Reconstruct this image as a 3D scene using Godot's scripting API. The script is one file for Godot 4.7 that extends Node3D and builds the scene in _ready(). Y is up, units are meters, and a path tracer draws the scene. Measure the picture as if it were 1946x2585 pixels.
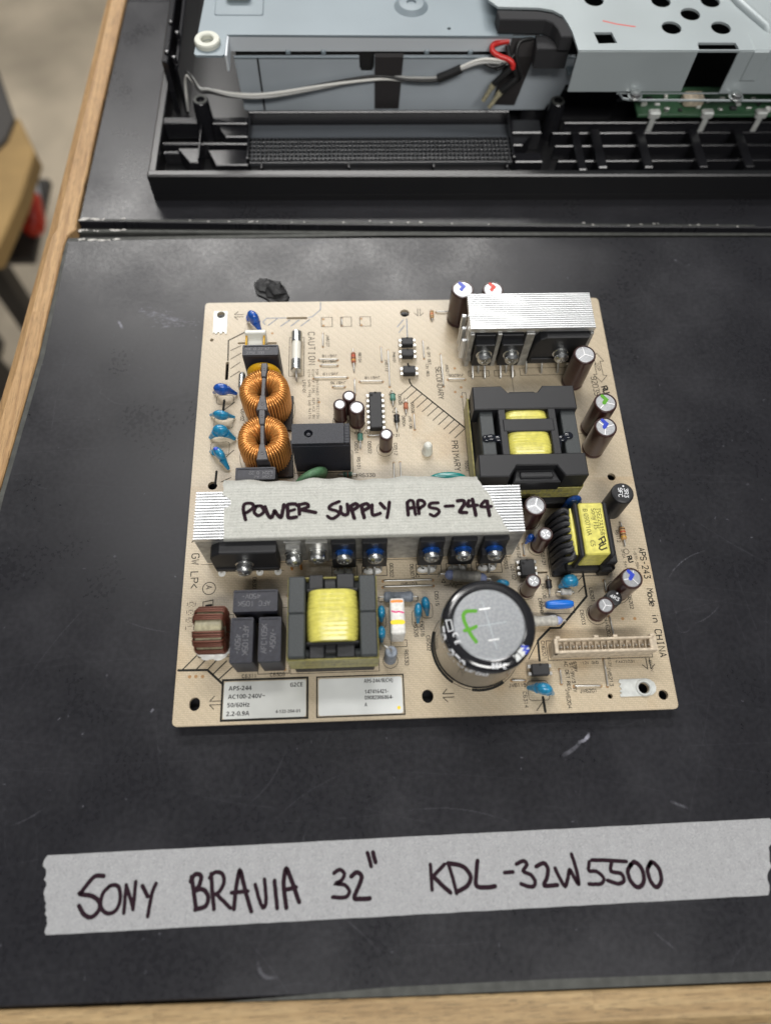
extends Node3D
# Places below are measured in millimetres on the circuit board: X to the right, Y towards the viewer, h above the board's face.

const U := 0.001
const TABLE_TOP := 0.75
var org := {}
var mats := {}
var rng := RandomNumberGenerator.new()


func place(X: float, Y: float, h: float) -> Vector3:
	return Vector3((X - 86.0) * U, TABLE_TOP + (h + 5.0) * U, (Y - 92.0) * U)


class M:
	var v := PackedVector3Array()
	var n := PackedVector3Array()
	var uv := PackedVector2Array()
	var xf := Transform3D()
	var lift := 0.0

	func put(p: Vector3, nn: Vector3) -> void:
		v.append(xf * p * 0.001)
		n.append((xf.basis * nn).normalized())
		uv.append(Vector2(p.x, p.z) * 0.001)

	func tri(a: Vector3, b: Vector3, c: Vector3) -> void:
		var k := (b - a).cross(c - a)
		if k.length_squared() < 1e-14:
			return
		put(a, k); put(c, k); put(b, k)

	func dtri(a: Vector3, b: Vector3, c: Vector3, dir: Vector3) -> void:
		if (b - a).cross(c - a).dot(dir) < 0.0:
			tri(a, c, b)
		else:
			tri(a, b, c)

	func dquad(a: Vector3, b: Vector3, c: Vector3, d: Vector3, dir: Vector3) -> void:
		dtri(a, b, c, dir)
		dtri(a, c, d, dir)

	func stri(a: Vector3, b: Vector3, c: Vector3, na: Vector3, nb: Vector3, nc: Vector3) -> void:
		if (b - a).cross(c - a).dot(na + nb + nc) < 0.0:
			put(a, na); put(b, nb); put(c, nc)
		else:
			put(a, na); put(c, nc); put(b, nb)

	func box(c: Vector3, s: Vector3, b := 0.25) -> void:
		var e := s * 0.5
		b = minf(b, minf(e.x, minf(e.y, e.z)) * 0.9)
		var P := func(q: Vector3, axis: int) -> Vector3:
			var r := Vector3(q.x * (e.x - b), q.y * (e.y - b), q.z * (e.z - b))
			r[axis] = q[axis] * e[axis]
			return c + r
		for a in 3:
			var a1 := (a + 1) % 3
			var a2 := (a + 2) % 3
			for s1 in [-1.0, 1.0]:
				var q := [Vector3(), Vector3(), Vector3(), Vector3()]
				var signs := [[-1.0, -1.0], [1.0, -1.0], [1.0, 1.0], [-1.0, 1.0]]
				for i in 4:
					var w := Vector3()
					w[a] = s1; w[a1] = signs[i][0]; w[a2] = signs[i][1]
					q[i] = P.call(w, a)
				var d := Vector3()
				d[a] = s1
				dquad(q[0], q[1], q[2], q[3], d)
				if b > 0.0:
					for s2 in [-1.0, 1.0]:
						var w0 := Vector3(); w0[a] = s1; w0[a1] = s2; w0[a2] = -1.0
						var w1 := w0; w1[a2] = 1.0
						var dd := Vector3(); dd[a] = s1; dd[a1] = s2
						dquad(P.call(w0, a), P.call(w1, a), P.call(w1, a1), P.call(w0, a1), dd)
		if b > 0.0:
			for sx in [-1.0, 1.0]:
				for sy in [-1.0, 1.0]:
					for sz in [-1.0, 1.0]:
						var w := Vector3(sx, sy, sz)
						dtri(P.call(w, 0), P.call(w, 1), P.call(w, 2), w)

	func span(x0: float, x1: float, y0: float, y1: float, z0: float, z1: float, b := 0.25) -> void:
		box(Vector3((x0 + x1) / 2, (y0 + y1) / 2, (z0 + z1) / 2), Vector3(absf(x1 - x0), absf(y1 - y0), absf(z1 - z0)), b)

	func lathe(c: Vector3, prof: Array, seg := 24) -> void:
		for i in prof.size() - 1:
			var p: Vector2 = prof[i]
			var q: Vector2 = prof[i + 1]
			var nn := Vector2(q.y - p.y, p.x - q.x).normalized()
			for k in seg:
				var a0 := TAU * k / seg
				var a1 := TAU * (k + 1) / seg
				var d0 := Vector3(cos(a0), 0, sin(a0))
				var d1 := Vector3(cos(a1), 0, sin(a1))
				var n0 := d0 * nn.x + Vector3(0, nn.y, 0)
				var n1 := d1 * nn.x + Vector3(0, nn.y, 0)
				var A := c + d0 * p.x + Vector3(0, p.y, 0)
				var B := c + d0 * q.x + Vector3(0, q.y, 0)
				var C := c + d1 * q.x + Vector3(0, q.y, 0)
				var D := c + d1 * p.x + Vector3(0, p.y, 0)
				if q.x > 1e-6:
					stri(A, B, C, n0, n0, n1)
				if p.x > 1e-6:
					stri(A, C, D, n0, n1, n1)

	func surf(rows: Array, close_around := true, ends := true) -> void:
		# rows of rings; smooth normals from the neighbours, pointing away from each ring's middle
		var R := rows.size()
		var K: int = rows[0].size()
		var mid := []
		for r in rows:
			var s := Vector3()
			for p in r:
				s += p
			mid.append(s / K)
		var nor := []
		for i in R:
			var line := PackedVector3Array()
			for j in K:
				var jn := (j + 1) % K if close_around else mini(j + 1, K - 1)
				var jp := (j - 1 + K) % K if close_around else maxi(j - 1, 0)
				var dv: Vector3 = rows[mini(i + 1, R - 1)][j] - rows[maxi(i - 1, 0)][j]
				var du: Vector3 = rows[i][jn] - rows[i][jp]
				var k := du.cross(dv)
				if k.length_squared() < 1e-16:
					k = rows[i][j] - mid[clampi(i, 1, R - 2)]
				var out: Vector3 = rows[i][j] - mid[i]
				if out.length_squared() < 1e-10:
					out = rows[i][j] - mid[clampi(i, 1, R - 2)]
				if not close_around:
					out = Vector3.UP
				if k.dot(out) < 0.0:
					k = -k
				line.append(k.normalized())
			nor.append(line)
		for i in R - 1:
			for j in (K if close_around else K - 1):
				var j1 := (j + 1) % K
				stri(rows[i][j], rows[i + 1][j], rows[i + 1][j1], nor[i][j], nor[i + 1][j], nor[i + 1][j1])
				stri(rows[i][j], rows[i + 1][j1], rows[i][j1], nor[i][j], nor[i + 1][j1], nor[i][j1])
		if ends and close_around:
			for e in [0, R - 1]:
				var dir: Vector3 = mid[e] - mid[1 if e == 0 else R - 2]
				for j in K:
					dtri(mid[e], rows[e][j], rows[e][(j + 1) % K], dir)

	func tube(pts: Array, r, seg := 8, ends := true) -> void:
		var rows := []
		var side := Vector3()
		for i in pts.size():
			var t: Vector3 = (pts[mini(i + 1, pts.size() - 1)] - pts[maxi(i - 1, 0)]).normalized()
			if i == 0:
				side = t.cross(Vector3.UP if absf(t.y) < 0.9 else Vector3.RIGHT).normalized()
			else:
				side = (side - t * side.dot(t)).normalized()
			var up := t.cross(side)
			var ring := PackedVector3Array()
			var rad: float = r[i] if r is Array else r
			for k in seg:
				var a := TAU * k / seg
				ring.append(pts[i] + (side * cos(a) + up * sin(a)) * rad)
			rows.append(ring)
		surf(rows, true, ends)

	func ellipsoid(c: Vector3, r: Vector3, seg := 16, rings := 10, power := 1.0) -> void:
		var rows := []
		for i in rings + 1:
			var a := -PI / 2 + PI * i / rings
			var cr := pow(maxf(cos(a), 0.0), power)
			var ring := PackedVector3Array()
			for k in seg:
				var b := TAU * k / seg
				ring.append(c + Vector3(r.x * cr * cos(b), r.y * sin(a), r.z * cr * sin(b)))
			rows.append(ring)
		surf(rows, true, false)

	func prism(poly: PackedVector2Array, y0: float, y1: float, b := 0.0, holes := []) -> void:
		var area := 0.0
		for i in poly.size():
			area += poly[i].cross(poly[(i + 1) % poly.size()])
		if area < 0.0:
			poly = poly.duplicate()
			poly.reverse()
		var top := poly
		if b > 0.0 and holes.is_empty():
			var inset := PackedVector2Array()
			for i in poly.size():
				var p0 := poly[(i - 1 + poly.size()) % poly.size()]
				var p1 := poly[i]
				var p2 := poly[(i + 1) % poly.size()]
				var n0 := (p1 - p0).normalized()
				var n1 := (p2 - p1).normalized()
				var m0 := Vector2(-n0.y, n0.x)
				var m1 := Vector2(-n1.y, n1.x)
				var mm := m0 + m1
				inset.append(p1 + mm * (b / maxf(0.35, 0.5 * mm.length_squared())))
			top = inset
			for i in poly.size():
				var j := (i + 1) % poly.size()
				var ed := poly[j] - poly[i]
				dquad(Vector3(poly[i].x, y1 - b, poly[i].y), Vector3(poly[j].x, y1 - b, poly[j].y), Vector3(top[j].x, y1, top[j].y), Vector3(top[i].x, y1, top[i].y), Vector3(ed.y, ed.length(), -ed.x))
		else:
			b = 0.0
		for i in poly.size():
			var j := (i + 1) % poly.size()
			var ed := poly[j] - poly[i]
			dquad(Vector3(poly[i].x, y0, poly[i].y), Vector3(poly[j].x, y0, poly[j].y), Vector3(poly[j].x, y1 - b, poly[j].y), Vector3(poly[i].x, y1 - b, poly[i].y), Vector3(ed.y, 0, -ed.x))
		if holes.is_empty():
			cap(top, y1, 1.0)
			cap(poly, y0, -1.0)
			return
		for hole in holes:
			var ha := 0.0
			for i in hole.size():
				ha += hole[i].cross(hole[(i + 1) % hole.size()])
			for i in hole.size():
				var p: Vector2 = hole[i]
				var q: Vector2 = hole[(i + 1) % hole.size()]
				var ed := (q - p) * signf(ha)
				dquad(Vector3(p.x, y0, p.y), Vector3(q.x, y0, q.y), Vector3(q.x, y1, q.y), Vector3(p.x, y1, p.y), Vector3(-ed.y, 0, ed.x))
		for piece in pieces(poly, holes):
			cap(piece, y1, 1.0)
			cap(piece, y0, -1.0)

	func pieces(poly: PackedVector2Array, holes: Array) -> Array:
		var cuts := [-1e4, 1e4]
		for hole in holes:
			var lo := 1e9
			var hi := -1e9
			for p in hole:
				lo = minf(lo, p.x)
				hi = maxf(hi, p.x)
			cuts.append((lo + hi) / 2 + 0.013)
		cuts.sort()
		var done := []
		for i in cuts.size() - 1:
			if cuts[i + 1] - cuts[i] < 1e-4:
				continue
			var strip := PackedVector2Array([Vector2(cuts[i], -1e4), Vector2(cuts[i + 1], -1e4), Vector2(cuts[i + 1], 1e4), Vector2(cuts[i], 1e4)])
			var left: Array = Geometry2D.intersect_polygons(poly, strip)
			for hole in holes:
				var next := []
				for part in left:
					next.append_array(Geometry2D.clip_polygons(part, hole))
				left = next
			done.append_array(left)
		return done

	func cap(poly: PackedVector2Array, y: float, up: float) -> void:
		var t := Geometry2D.triangulate_polygon(poly)
		for i in range(0, t.size(), 3):
			var a := poly[t[i]]
			var b := poly[t[i + 1]]
			var c := poly[t[i + 2]]
			dtri(Vector3(a.x, y, a.y), Vector3(b.x, y, b.y), Vector3(c.x, y, c.y), Vector3(0, up, 0))

	func ribbon(pts: PackedVector2Array, w: float, y: float, round_ends := true, closed := false) -> void:
		# a printed or hand drawn stroke lying flat
		lift = fmod(lift + 0.003, 0.03)
		y += lift
		var L := PackedVector2Array()
		var Rr := PackedVector2Array()
		var c := pts.size()
		if closed:
			pts = pts.duplicate()
			pts.append(pts[0])
			c += 1
		for i in c:
			var d0 := (pts[i] - pts[i - 1]).normalized() if i > 0 else ((pts[0] - pts[c - 2]).normalized() if closed else Vector2())
			var d1 := (pts[i + 1] - pts[i]).normalized() if i < c - 1 else ((pts[1] - pts[0]).normalized() if closed else Vector2())
			var d := (d0 + d1)
			if d.length() < 0.3:
				d = d1 if d1.length() > 0.5 else d0
			d = d.normalized()
			var nn := Vector2(-d.y, d.x)
			var ref := d1 if d1.length() > 0.5 else d0
			var k := w * 0.5 / maxf(0.5, nn.dot(Vector2(-ref.y, ref.x)))
			L.append(pts[i] + nn * k)
			Rr.append(pts[i] - nn * k)
		for i in c - 1:
			dtri(Vector3(L[i].x, y, L[i].y), Vector3(Rr[i].x, y, Rr[i].y), Vector3(L[i + 1].x, y, L[i + 1].y), Vector3.UP)
			dtri(Vector3(Rr[i].x, y, Rr[i].y), Vector3(Rr[i + 1].x, y, Rr[i + 1].y), Vector3(L[i + 1].x, y, L[i + 1].y), Vector3.UP)
		if round_ends and not closed:
			for e in 2:
				var p := pts[0] if e == 0 else pts[c - 1]
				var d := (pts[0] - pts[1]).normalized() if e == 0 else (pts[c - 1] - pts[c - 2]).normalized()
				var base := d.angle()
				for k in 4:
					var a0 := base - PI / 2 + PI * k / 4
					var a1 := base - PI / 2 + PI * (k + 1) / 4
					var q0 := p + Vector2.from_angle(a0) * w * 0.5
					var q1 := p + Vector2.from_angle(a1) * w * 0.5
					dtri(Vector3(p.x, y, p.y), Vector3(q0.x, y, q0.y), Vector3(q1.x, y, q1.y), Vector3.UP)

	func disc(x: float, z: float, r: float, y: float, seg := 16, r_in := 0.0) -> void:
		for k in seg:
			var a := Vector2.from_angle(TAU * k / seg)
			var b := Vector2.from_angle(TAU * (k + 1) / seg)
			dtri(Vector3(x + a.x * r_in, y, z + a.y * r_in), Vector3(x + a.x * r, y, z + a.y * r), Vector3(x + b.x * r, y, z + b.y * r), Vector3.UP)
			if r_in > 0.0:
				dtri(Vector3(x + a.x * r_in, y, z + a.y * r_in), Vector3(x + b.x * r, y, z + b.y * r), Vector3(x + b.x * r_in, y, z + b.y * r_in), Vector3.UP)

	func mesh() -> ArrayMesh:
		var a := []
		a.resize(Mesh.ARRAY_MAX)
		a[Mesh.ARRAY_VERTEX] = v
		a[Mesh.ARRAY_NORMAL] = n
		a[Mesh.ARRAY_TEX_UV] = uv
		var m := ArrayMesh.new()
		m.add_surface_from_arrays(Mesh.PRIMITIVE_TRIANGLES, a)
		return m


# ---- nodes -------------------------------------------------------------------------------------------------

func numbered(parent: Node, called: String) -> String:
	if not parent.has_node(called):
		return called
	var i := 1
	while parent.has_node("%s_%03d" % [called, i]):
		i += 1
	return "%s_%03d" % [called, i]


func tag(o: Node, label: String, category := "", group := "", kind := "") -> void:
	for pair in [["label", label], ["category", category], ["group", group], ["kind", kind]]:
		if pair[1]:
			o.set_meta(pair[0], pair[1])


func thing(called: String, label: String, category: String, X: float, Y: float, h: float, group := "") -> Node3D:
	var o := Node3D.new()
	o.name = numbered(self, called)
	add_child(o)
	o.position = place(X, Y, h)
	org[o] = Vector3(X, h, Y)
	tag(o, label, category, group)
	return o


func part(parent: Node3D, called: String, X: float, Y: float, h := 0.0, label := "", turn := 0.0) -> Node3D:
	var o := Node3D.new()
	o.name = numbered(parent, called)
	parent.add_child(o)
	o.position = (Vector3(X, h, Y) - org[parent]) * U
	o.rotation_degrees.y = turn
	org[o] = Vector3(X, h, Y)
	tag(o, label)
	return o


func build(parent: Node3D, called: String, m: M, mat: Material, label := "", kind := "") -> MeshInstance3D:
	var o := MeshInstance3D.new()
	o.name = numbered(parent, called)
	o.mesh = m.mesh()
	o.material_override = mat
	parent.add_child(o)
	org[o] = org.get(parent, Vector3())
	tag(o, label, "", "", kind)
	return o


func at(m: M, parent: Node3D) -> M:
	# lets a mesh be written in board coordinates (X, h, Y) although it belongs to that parent
	m.xf = Transform3D(Basis(), -org[parent])
	return m


func rounded(x0: float, z0: float, x1: float, z1: float, r: float, k := 5) -> PackedVector2Array:
	var p := PackedVector2Array()
	for c in [[x1 - r, z1 - r, 0.0], [x0 + r, z1 - r, PI / 2], [x0 + r, z0 + r, PI], [x1 - r, z0 + r, PI * 1.5]]:
		for i in k + 1:
			p.append(Vector2(c[0], c[1]) + Vector2.from_angle(c[2] + PI / 2 * i / k) * r)
	return p


func circle(x: float, z: float, r: float, k := 20, rz := 0.0) -> PackedVector2Array:
	var p := PackedVector2Array()
	for i in k:
		p.append(Vector2(x + r * cos(TAU * i / k), z + (rz if rz > 0.0 else r) * sin(TAU * i / k)))
	return p


func poly(list: Array) -> PackedVector2Array:
	var p := PackedVector2Array()
	for i in range(0, list.size(), 2):
		p.append(Vector2(list[i], list[i + 1]))
	return p


func curve(points: Array, steps := 8) -> Array:
	var out := []
	for i in points.size() - 1:
		var p0: Vector3 = points[maxi(i - 1, 0)]
		var p1: Vector3 = points[i]
		var p2: Vector3 = points[i + 1]
		var p3: Vector3 = points[mini(i + 2, points.size() - 1)]
		for k in steps:
			out.append(p1.cubic_interpolate(p2, p0, p3, float(k) / steps))
	out.append(points[-1])
	return out


# ---- materials ---------------------------------------------------------------------------------------------

func noise_map(size: int, frequency: float, lo: float, hi: float, octaves := 4, kind := FastNoiseLite.TYPE_SIMPLEX_SMOOTH, seed_ := 1) -> NoiseTexture2D:
	var f := FastNoiseLite.new()
	f.noise_type = kind
	f.frequency = frequency
	f.fractal_octaves = octaves
	f.seed = seed_
	var t := NoiseTexture2D.new()
	t.width = size
	t.height = size
	t.seamless = true
	t.noise = f
	var g := Gradient.new()
	g.set_color(0, Color(lo, lo, lo))
	g.set_color(1, Color(hi, hi, hi))
	t.color_ramp = g
	return t


func make(called: String, c: Color, rough: float, metal := 0.0, tex: Texture2D = null, scale := 60.0, spec := 0.5) -> StandardMaterial3D:
	var m := StandardMaterial3D.new()
	m.resource_name = called
	m.albedo_color = c.linear_to_srgb()
	m.roughness = rough
	m.metallic = metal
	m.metallic_specular = spec
	if tex:
		m.albedo_texture = tex
		m.uv1_triplanar = true
		m.uv1_scale = Vector3.ONE * scale
	mats[called] = m
	return m


func bump(m: StandardMaterial3D, t: Texture2D, height: float) -> void:
	m.heightmap_enabled = true
	m.heightmap_texture = t
	m.heightmap_scale = height


func picture(w: int, h: int, paint: Callable) -> ImageTexture:
	var data := PackedByteArray()
	data.resize(w * h * 3)
	var i := 0
	for y in h:
		for x in w:
			var c: Color = paint.call(x, y)
			data[i] = c.r8
			data[i + 1] = c.g8
			data[i + 2] = c.b8
			i += 3
	return ImageTexture.create_from_image(Image.create_from_data(w, h, false, Image.FORMAT_RGB8, data))


func worn_top(seed_: int, marks: Array) -> Array:
	# colour and roughness of the scuffed black bench sheet, 420 mm square
	var S := 1400
	var f := FastNoiseLite.new()
	f.seed = seed_
	f.frequency = 0.006
	f.fractal_octaves = 6
	var big := f.get_image(S, S, false, false, false)
	f.frequency = 0.12
	f.seed = seed_ + 5
	f.fractal_octaves = 3
	var fine := f.get_image(S, S, false, false, false)
	var bd := big.get_data()
	var fd := fine.get_data()
	var val := PackedFloat32Array()
	val.resize(S * S)
	var r := RandomNumberGenerator.new()
	r.seed = seed_
	var line := func(x0: float, y0: float, x1: float, y1: float, s: float, wide: float, bend: float) -> void:
		var L := Vector2(x1 - x0, y1 - y0).length()
		var steps := int(L * 1.4) + 2
		for i in steps:
			var t := float(i) / steps
			var off := bend * 4.0 * t * (1.0 - t)
			var px := x0 + (x1 - x0) * t - (y1 - y0) / maxf(L, 1.0) * off
			var py := y0 + (y1 - y0) * t + (x1 - x0) / maxf(L, 1.0) * off
			var k := s * (0.4 + 0.6 * r.randf()) * (1.0 if t > 0.15 and t < 0.85 else 0.5)
			var w := int(ceil(wide))
			for dy in range(-w, w + 1):
				for dx in range(-w, w + 1):
					var ix := int(px) + dx
					var iy := int(py) + dy
					if ix >= 0 and iy >= 0 and ix < S and iy < S and dx * dx + dy * dy <= wide * wide + 0.1:
						val[iy * S + ix] = maxf(val[iy * S + ix], k)
	for i in 150:
		var x := r.randf() * S
		var y := r.randf() * S
		var a := r.randfn(0.3, 0.9)
		var L := r.randf_range(15, 150) * r.randf()
		line.call(x, y, x + cos(a) * L, y + sin(a) * L, r.randf_range(0.03, 0.16), 0.5, r.randf_range(-8, 8))
	for i in 420:
		var x := r.randf() * S
		var y := r.randf() * S
		var a := r.randf() * TAU
		line.call(x, y, x + cos(a) * r.randf() * 5, y + sin(a) * r.randf() * 5, r.randf_range(0.1, 0.5), r.randf_range(0.3, 1.0), 0.0)
	for i in 640:
		var x := r.randf() * S
		var y := r.randf() * S
		var a := r.randfn(0.02, 0.12) if r.randf() < 0.75 else r.randfn(1.5, 0.3)
		var L := r.randf_range(20, 260)
		line.call(x, y, x + cos(a) * L, y + sin(a) * L, r.randf_range(0.012, 0.06), 0.4, r.randf_range(-5, 5))
	for i in 130:
		# rubbed patch behind the board's left corner, its shine painted as pale strokes
		if seed_ != 5:
			break
		var u := r.randfn(0.0, 5.0)
		var x := (-17 + 85 + u * 1.3) * 3.333
		var y := (4 + 48 + u * 0.45 + r.randfn(0.0, 2.2)) * 3.333
		line.call(x, y, x + r.randf_range(-9, 9), y + r.randf_range(-2, 2), r.randf_range(0.08, 0.5), r.randf_range(0.4, 1.2), 0.0)
	for k in marks:
		line.call(k[0], k[1], k[2], k[3], k[4], k[5], k[6])
	var col := PackedByteArray()
	col.resize(S * S * 3)
	var rou := PackedByteArray()
	rou.resize(S * S)
	for i in S * S:
		var b := bd[i] / 255.0
		var g := fd[i] / 255.0
		var smear := clampf((b - 0.5) * 3.0, 0.0, 1.0)
		var s := 35.0 + 7.0 * (b - 0.5) + 9.0 * (g - 0.5) + 3.0 * smear + 150.0 * val[i]
		col[i * 3] = int(clampf(s, 0, 255))
		col[i * 3 + 1] = int(clampf(s, 0, 255))
		col[i * 3 + 2] = int(clampf(s * 1.06 + 1.5, 0, 255))
		rou[i] = int(clampf(84.0 + 58.0 * (b - 0.5) + 26.0 * (g - 0.5) + 60.0 * val[i], 0, 255))
	return [ImageTexture.create_from_image(Image.create_from_data(S, S, false, Image.FORMAT_RGB8, col)), ImageTexture.create_from_image(Image.create_from_data(S, S, false, Image.FORMAT_L8, rou))]


func fibres() -> ImageTexture:
	# matted paper fibres, lighter and darker, that wrap round at the edges
	var S := 512
	var v := PackedFloat32Array()
	v.resize(S * S)
	v.fill(0.86)
	var r := RandomNumberGenerator.new()
	r.seed = 77
	for i in 15000:
		var x := r.randf() * S
		var y := r.randf() * S
		var a := r.randf() * TAU
		var L := r.randf_range(3, 15)
		var k := r.randf_range(-0.11, 0.11)
		var bend := r.randf_range(-0.08, 0.08)
		for s in int(L):
			x += cos(a)
			y += sin(a)
			a += bend
			var at_ := posmod(int(y), S) * S + posmod(int(x), S)
			v[at_] = clampf(v[at_] + k, 0.6, 1.0)
	var f := FastNoiseLite.new()
	f.seed = 3
	f.frequency = 0.02
	var blot := f.get_seamless_image(S, S).get_data()
	var data := PackedByteArray()
	data.resize(S * S)
	for i in S * S:
		data[i] = int(clampf((v[i] + (blot[i] / 255.0 - 0.5) * 0.03), 0.0, 1.0) * 255.0)
	return ImageTexture.create_from_image(Image.create_from_data(S, S, false, Image.FORMAT_L8, data))


func materials() -> void:
	var mott := noise_map(256, 0.02, 0.72, 1.0, 5)
	var dust := noise_map(256, 0.08, 0.6, 1.25, 4, FastNoiseLite.TYPE_SIMPLEX, 7)
	var fineb := noise_map(256, 0.25, 0.0, 1.0, 3, FastNoiseLite.TYPE_SIMPLEX, 3)
	var rgh := noise_map(256, 0.03, 0.55, 1.0, 5, FastNoiseLite.TYPE_SIMPLEX_SMOOTH, 11)
	# board laminate: a faint woven mesh under the varnish
	var weave := picture(96, 96, func(x: int, y: int) -> Color:
		var gx := absf(fmod(x / 16.0, 1.0) - 0.5)
		var gy := absf(fmod(y / 16.0, 1.0) - 0.5)
		var k := 1.0 - (0.11 if gy > 0.36 else 0.0) - (0.06 if gx > 0.38 else 0.0)
		var c := (int(x / 16) * 7 + int(y / 16) * 13) % 5
		k -= 0.012 * c
		return Color(k, k * 0.985, k * 0.96))
	var b := make("laminate", Color(0.595, 0.53, 0.415), 0.4, 0.0, weave, 262.0)
	b.roughness_texture = rgh
	b.metallic_specular = 0.55
	b.detail_enabled = true
	b.detail_blend_mode = BaseMaterial3D.BLEND_MODE_MUL
	b.detail_uv_layer = BaseMaterial3D.DETAIL_UV_2
	b.uv2_triplanar = true
	b.uv2_scale = Vector3.ONE * 7.0
	var stain := FastNoiseLite.new()
	stain.seed = 19
	stain.frequency = 0.012
	stain.fractal_octaves = 5
	b.detail_albedo = picture(256, 256, func(x: int, y: int) -> Color:
		var v := stain.get_noise_2d(x, y)
		var s := clampf((v - 0.18) * 2.2, 0.0, 1.0)
		var k := 0.965 + 0.05 * v - 0.06 * s
		return Color(k, k - 0.012 - 0.035 * s, k - 0.03 - 0.08 * s))
	make("laminate_edge", Color(0.42, 0.30, 0.15), 0.7, 0.0, mott, 90.0)
	make("silk", Color(0.022, 0.022, 0.02), 0.85, 0.0, null, 1.0, 0.25)
	make("silk_thin", Color(0.035, 0.034, 0.03), 0.85, 0.0, null, 1.0, 0.25)
	make("ring", Color(0.36, 0.2, 0.08), 0.5)
	make("dark_hole", Color(0.01, 0.01, 0.01), 0.9)
	make("ink", Color(0.02, 0.009, 0.014), 0.8, 0.0, null, 1.0, 0.25)
	make("print", Color(0.018, 0.018, 0.02), 0.85, 0.0, null, 1.0, 0.25)
	make("white_print", Color(0.78, 0.79, 0.81), 0.6)
	make("grey_print", Color(0.12, 0.12, 0.13), 0.5)
	make("green_ink", Color(0.085, 0.31, 0.012), 0.6)
	make("orange_ink", Color(0.85, 0.25, 0.03), 0.45)
	make("pink_ink", Color(0.65, 0.05, 0.2), 0.45)
	make("yellow_ink", Color(0.9, 0.65, 0.02), 0.45)
	make("blue_ink", Color(0.02, 0.05, 0.45), 0.35)
	make("red_ink", Color(0.62, 0.05, 0.03), 0.45)
	var sl := make("sleeve", Color(0.055, 0.018, 0.016), 0.3, 0.0, mott, 90.0)
	sl.clearcoat_enabled = true
	sl.clearcoat = 0.3
	sl.clearcoat_roughness = 0.25
	make("can_top", Color(0.50, 0.51, 0.525), 0.42, 0.8, noise_map(256, 0.03, 0.85, 1.0, 5, FastNoiseLite.TYPE_SIMPLEX, 23), 160.0)
	make("vent", Color(0.95, 0.95, 0.95), 0.3, 0.6)
	var bt := make("big_top", Color(0.37, 0.385, 0.40), 0.45, 0.55, noise_map(256, 0.09, 0.86, 1.0, 6, FastNoiseLite.TYPE_SIMPLEX, 21), 30.0)
	bump(bt, fineb, 0.0006)
	var bs := make("big_sleeve", Color(0.012, 0.012, 0.014), 0.16)
	bs.clearcoat_enabled = true
	bs.clearcoat = 0.5
	bs.clearcoat_roughness = 0.1
	var d := make("blue_dip", Color(0.025, 0.33, 0.60), 0.28, 0.0, mott, 120.0)
	d.clearcoat_enabled = true
	d.clearcoat = 0.5
	d.clearcoat_roughness = 0.12
	var d2 := make("deep_blue_dip", Color(0.015, 0.12, 0.56), 0.26, 0.0, mott, 120.0)
	d2.clearcoat_enabled = true
	d2.clearcoat = 0.5
	d2.clearcoat_roughness = 0.12
	make("bright_blue", Color(0.01, 0.16, 0.65), 0.25)
	make("mustard", Color(0.62, 0.35, 0.012), 0.3)
	make("sage", Color(0.085, 0.21, 0.10), 0.6, 0.0, mott, 100.0)
	make("teal", Color(0.0, 0.24, 0.22), 0.22)
	var bp := make("black_plastic", Color(0.015, 0.0155, 0.018), 0.5, 0.0, dust, 120.0)
	bump(bp, fineb, 0.0012)
	var xc := make("x_cap", Color(0.026, 0.027, 0.04), 0.46, 0.0, mott, 100.0)
	bump(xc, fineb, 0.001)
	make("resin", Color(0.075, 0.07, 0.075), 0.35, 0.0, mott, 80.0)
	var rp := make("relay_plastic", Color(0.026, 0.028, 0.038), 0.45, 0.0, dust, 60.0, 0.42)
	bump(rp, fineb, 0.0012)
	make("ic_plastic", Color(0.028, 0.028, 0.03), 0.6, 0.0, dust, 150.0)
	var fr := make("ferrite", Color(0.045, 0.052, 0.054), 0.5, 0.0, dust, 90.0)
	bump(fr, fineb, 0.002)
	make("glue_black", Color(0.012, 0.014, 0.02), 0.1)
	var yt := make("yellow_tape", Color(0.76, 0.70, 0.15), 0.3, 0.0, noise_map(256, 0.02, 0.85, 1.0, 4, FastNoiseLite.TYPE_SIMPLEX, 31), 60.0)
	yt.clearcoat_enabled = true
	yt.clearcoat = 0.25
	yt.clearcoat_roughness = 0.2
	make("dark_yellow_tape", Color(0.42, 0.38, 0.12), 0.4, 0.0, mott, 90.0)  # a darker yellow for the bands round the transformer sides
	make("copper", Color(0.72, 0.33, 0.09), 0.34, 0.6)
	make("red_copper", Color(0.125, 0.042, 0.025), 0.4, 0.35)
	make("core_paint", Color(0.44, 0.40, 0.26), 0.4, 0.0, mott, 90.0)
	make("silicone", Color(0.75, 0.75, 0.72), 0.35)
	var al := make("aluminium", Color(0.74, 0.75, 0.755), 0.36, 0.92, noise_map(256, 0.01, 0.92, 1.0, 3, FastNoiseLite.TYPE_SIMPLEX, 41), 20.0)
	al.metallic_specular = 0.5
	make("alu_wall", Color(0.52, 0.52, 0.50), 0.45, 0.7, mott, 40.0)
	make("steel", Color(0.62, 0.63, 0.62), 0.25, 0.95)
	make("blue_steel", Color(0.03, 0.13, 0.46), 0.25, 0.7)
	make("tin", Color(0.58, 0.575, 0.55), 0.38, 0.85)
	make("solder_plate", Color(0.66, 0.68, 0.65), 0.45, 0.3, noise_map(256, 0.02, 0.9, 1.0, 4, FastNoiseLite.TYPE_SIMPLEX, 43), 60.0)
	make("cream", Color(0.78, 0.66, 0.50), 0.5, 0.0, mott, 60.0)
	make("white_plastic", Color(0.74, 0.74, 0.68), 0.45)
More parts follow.
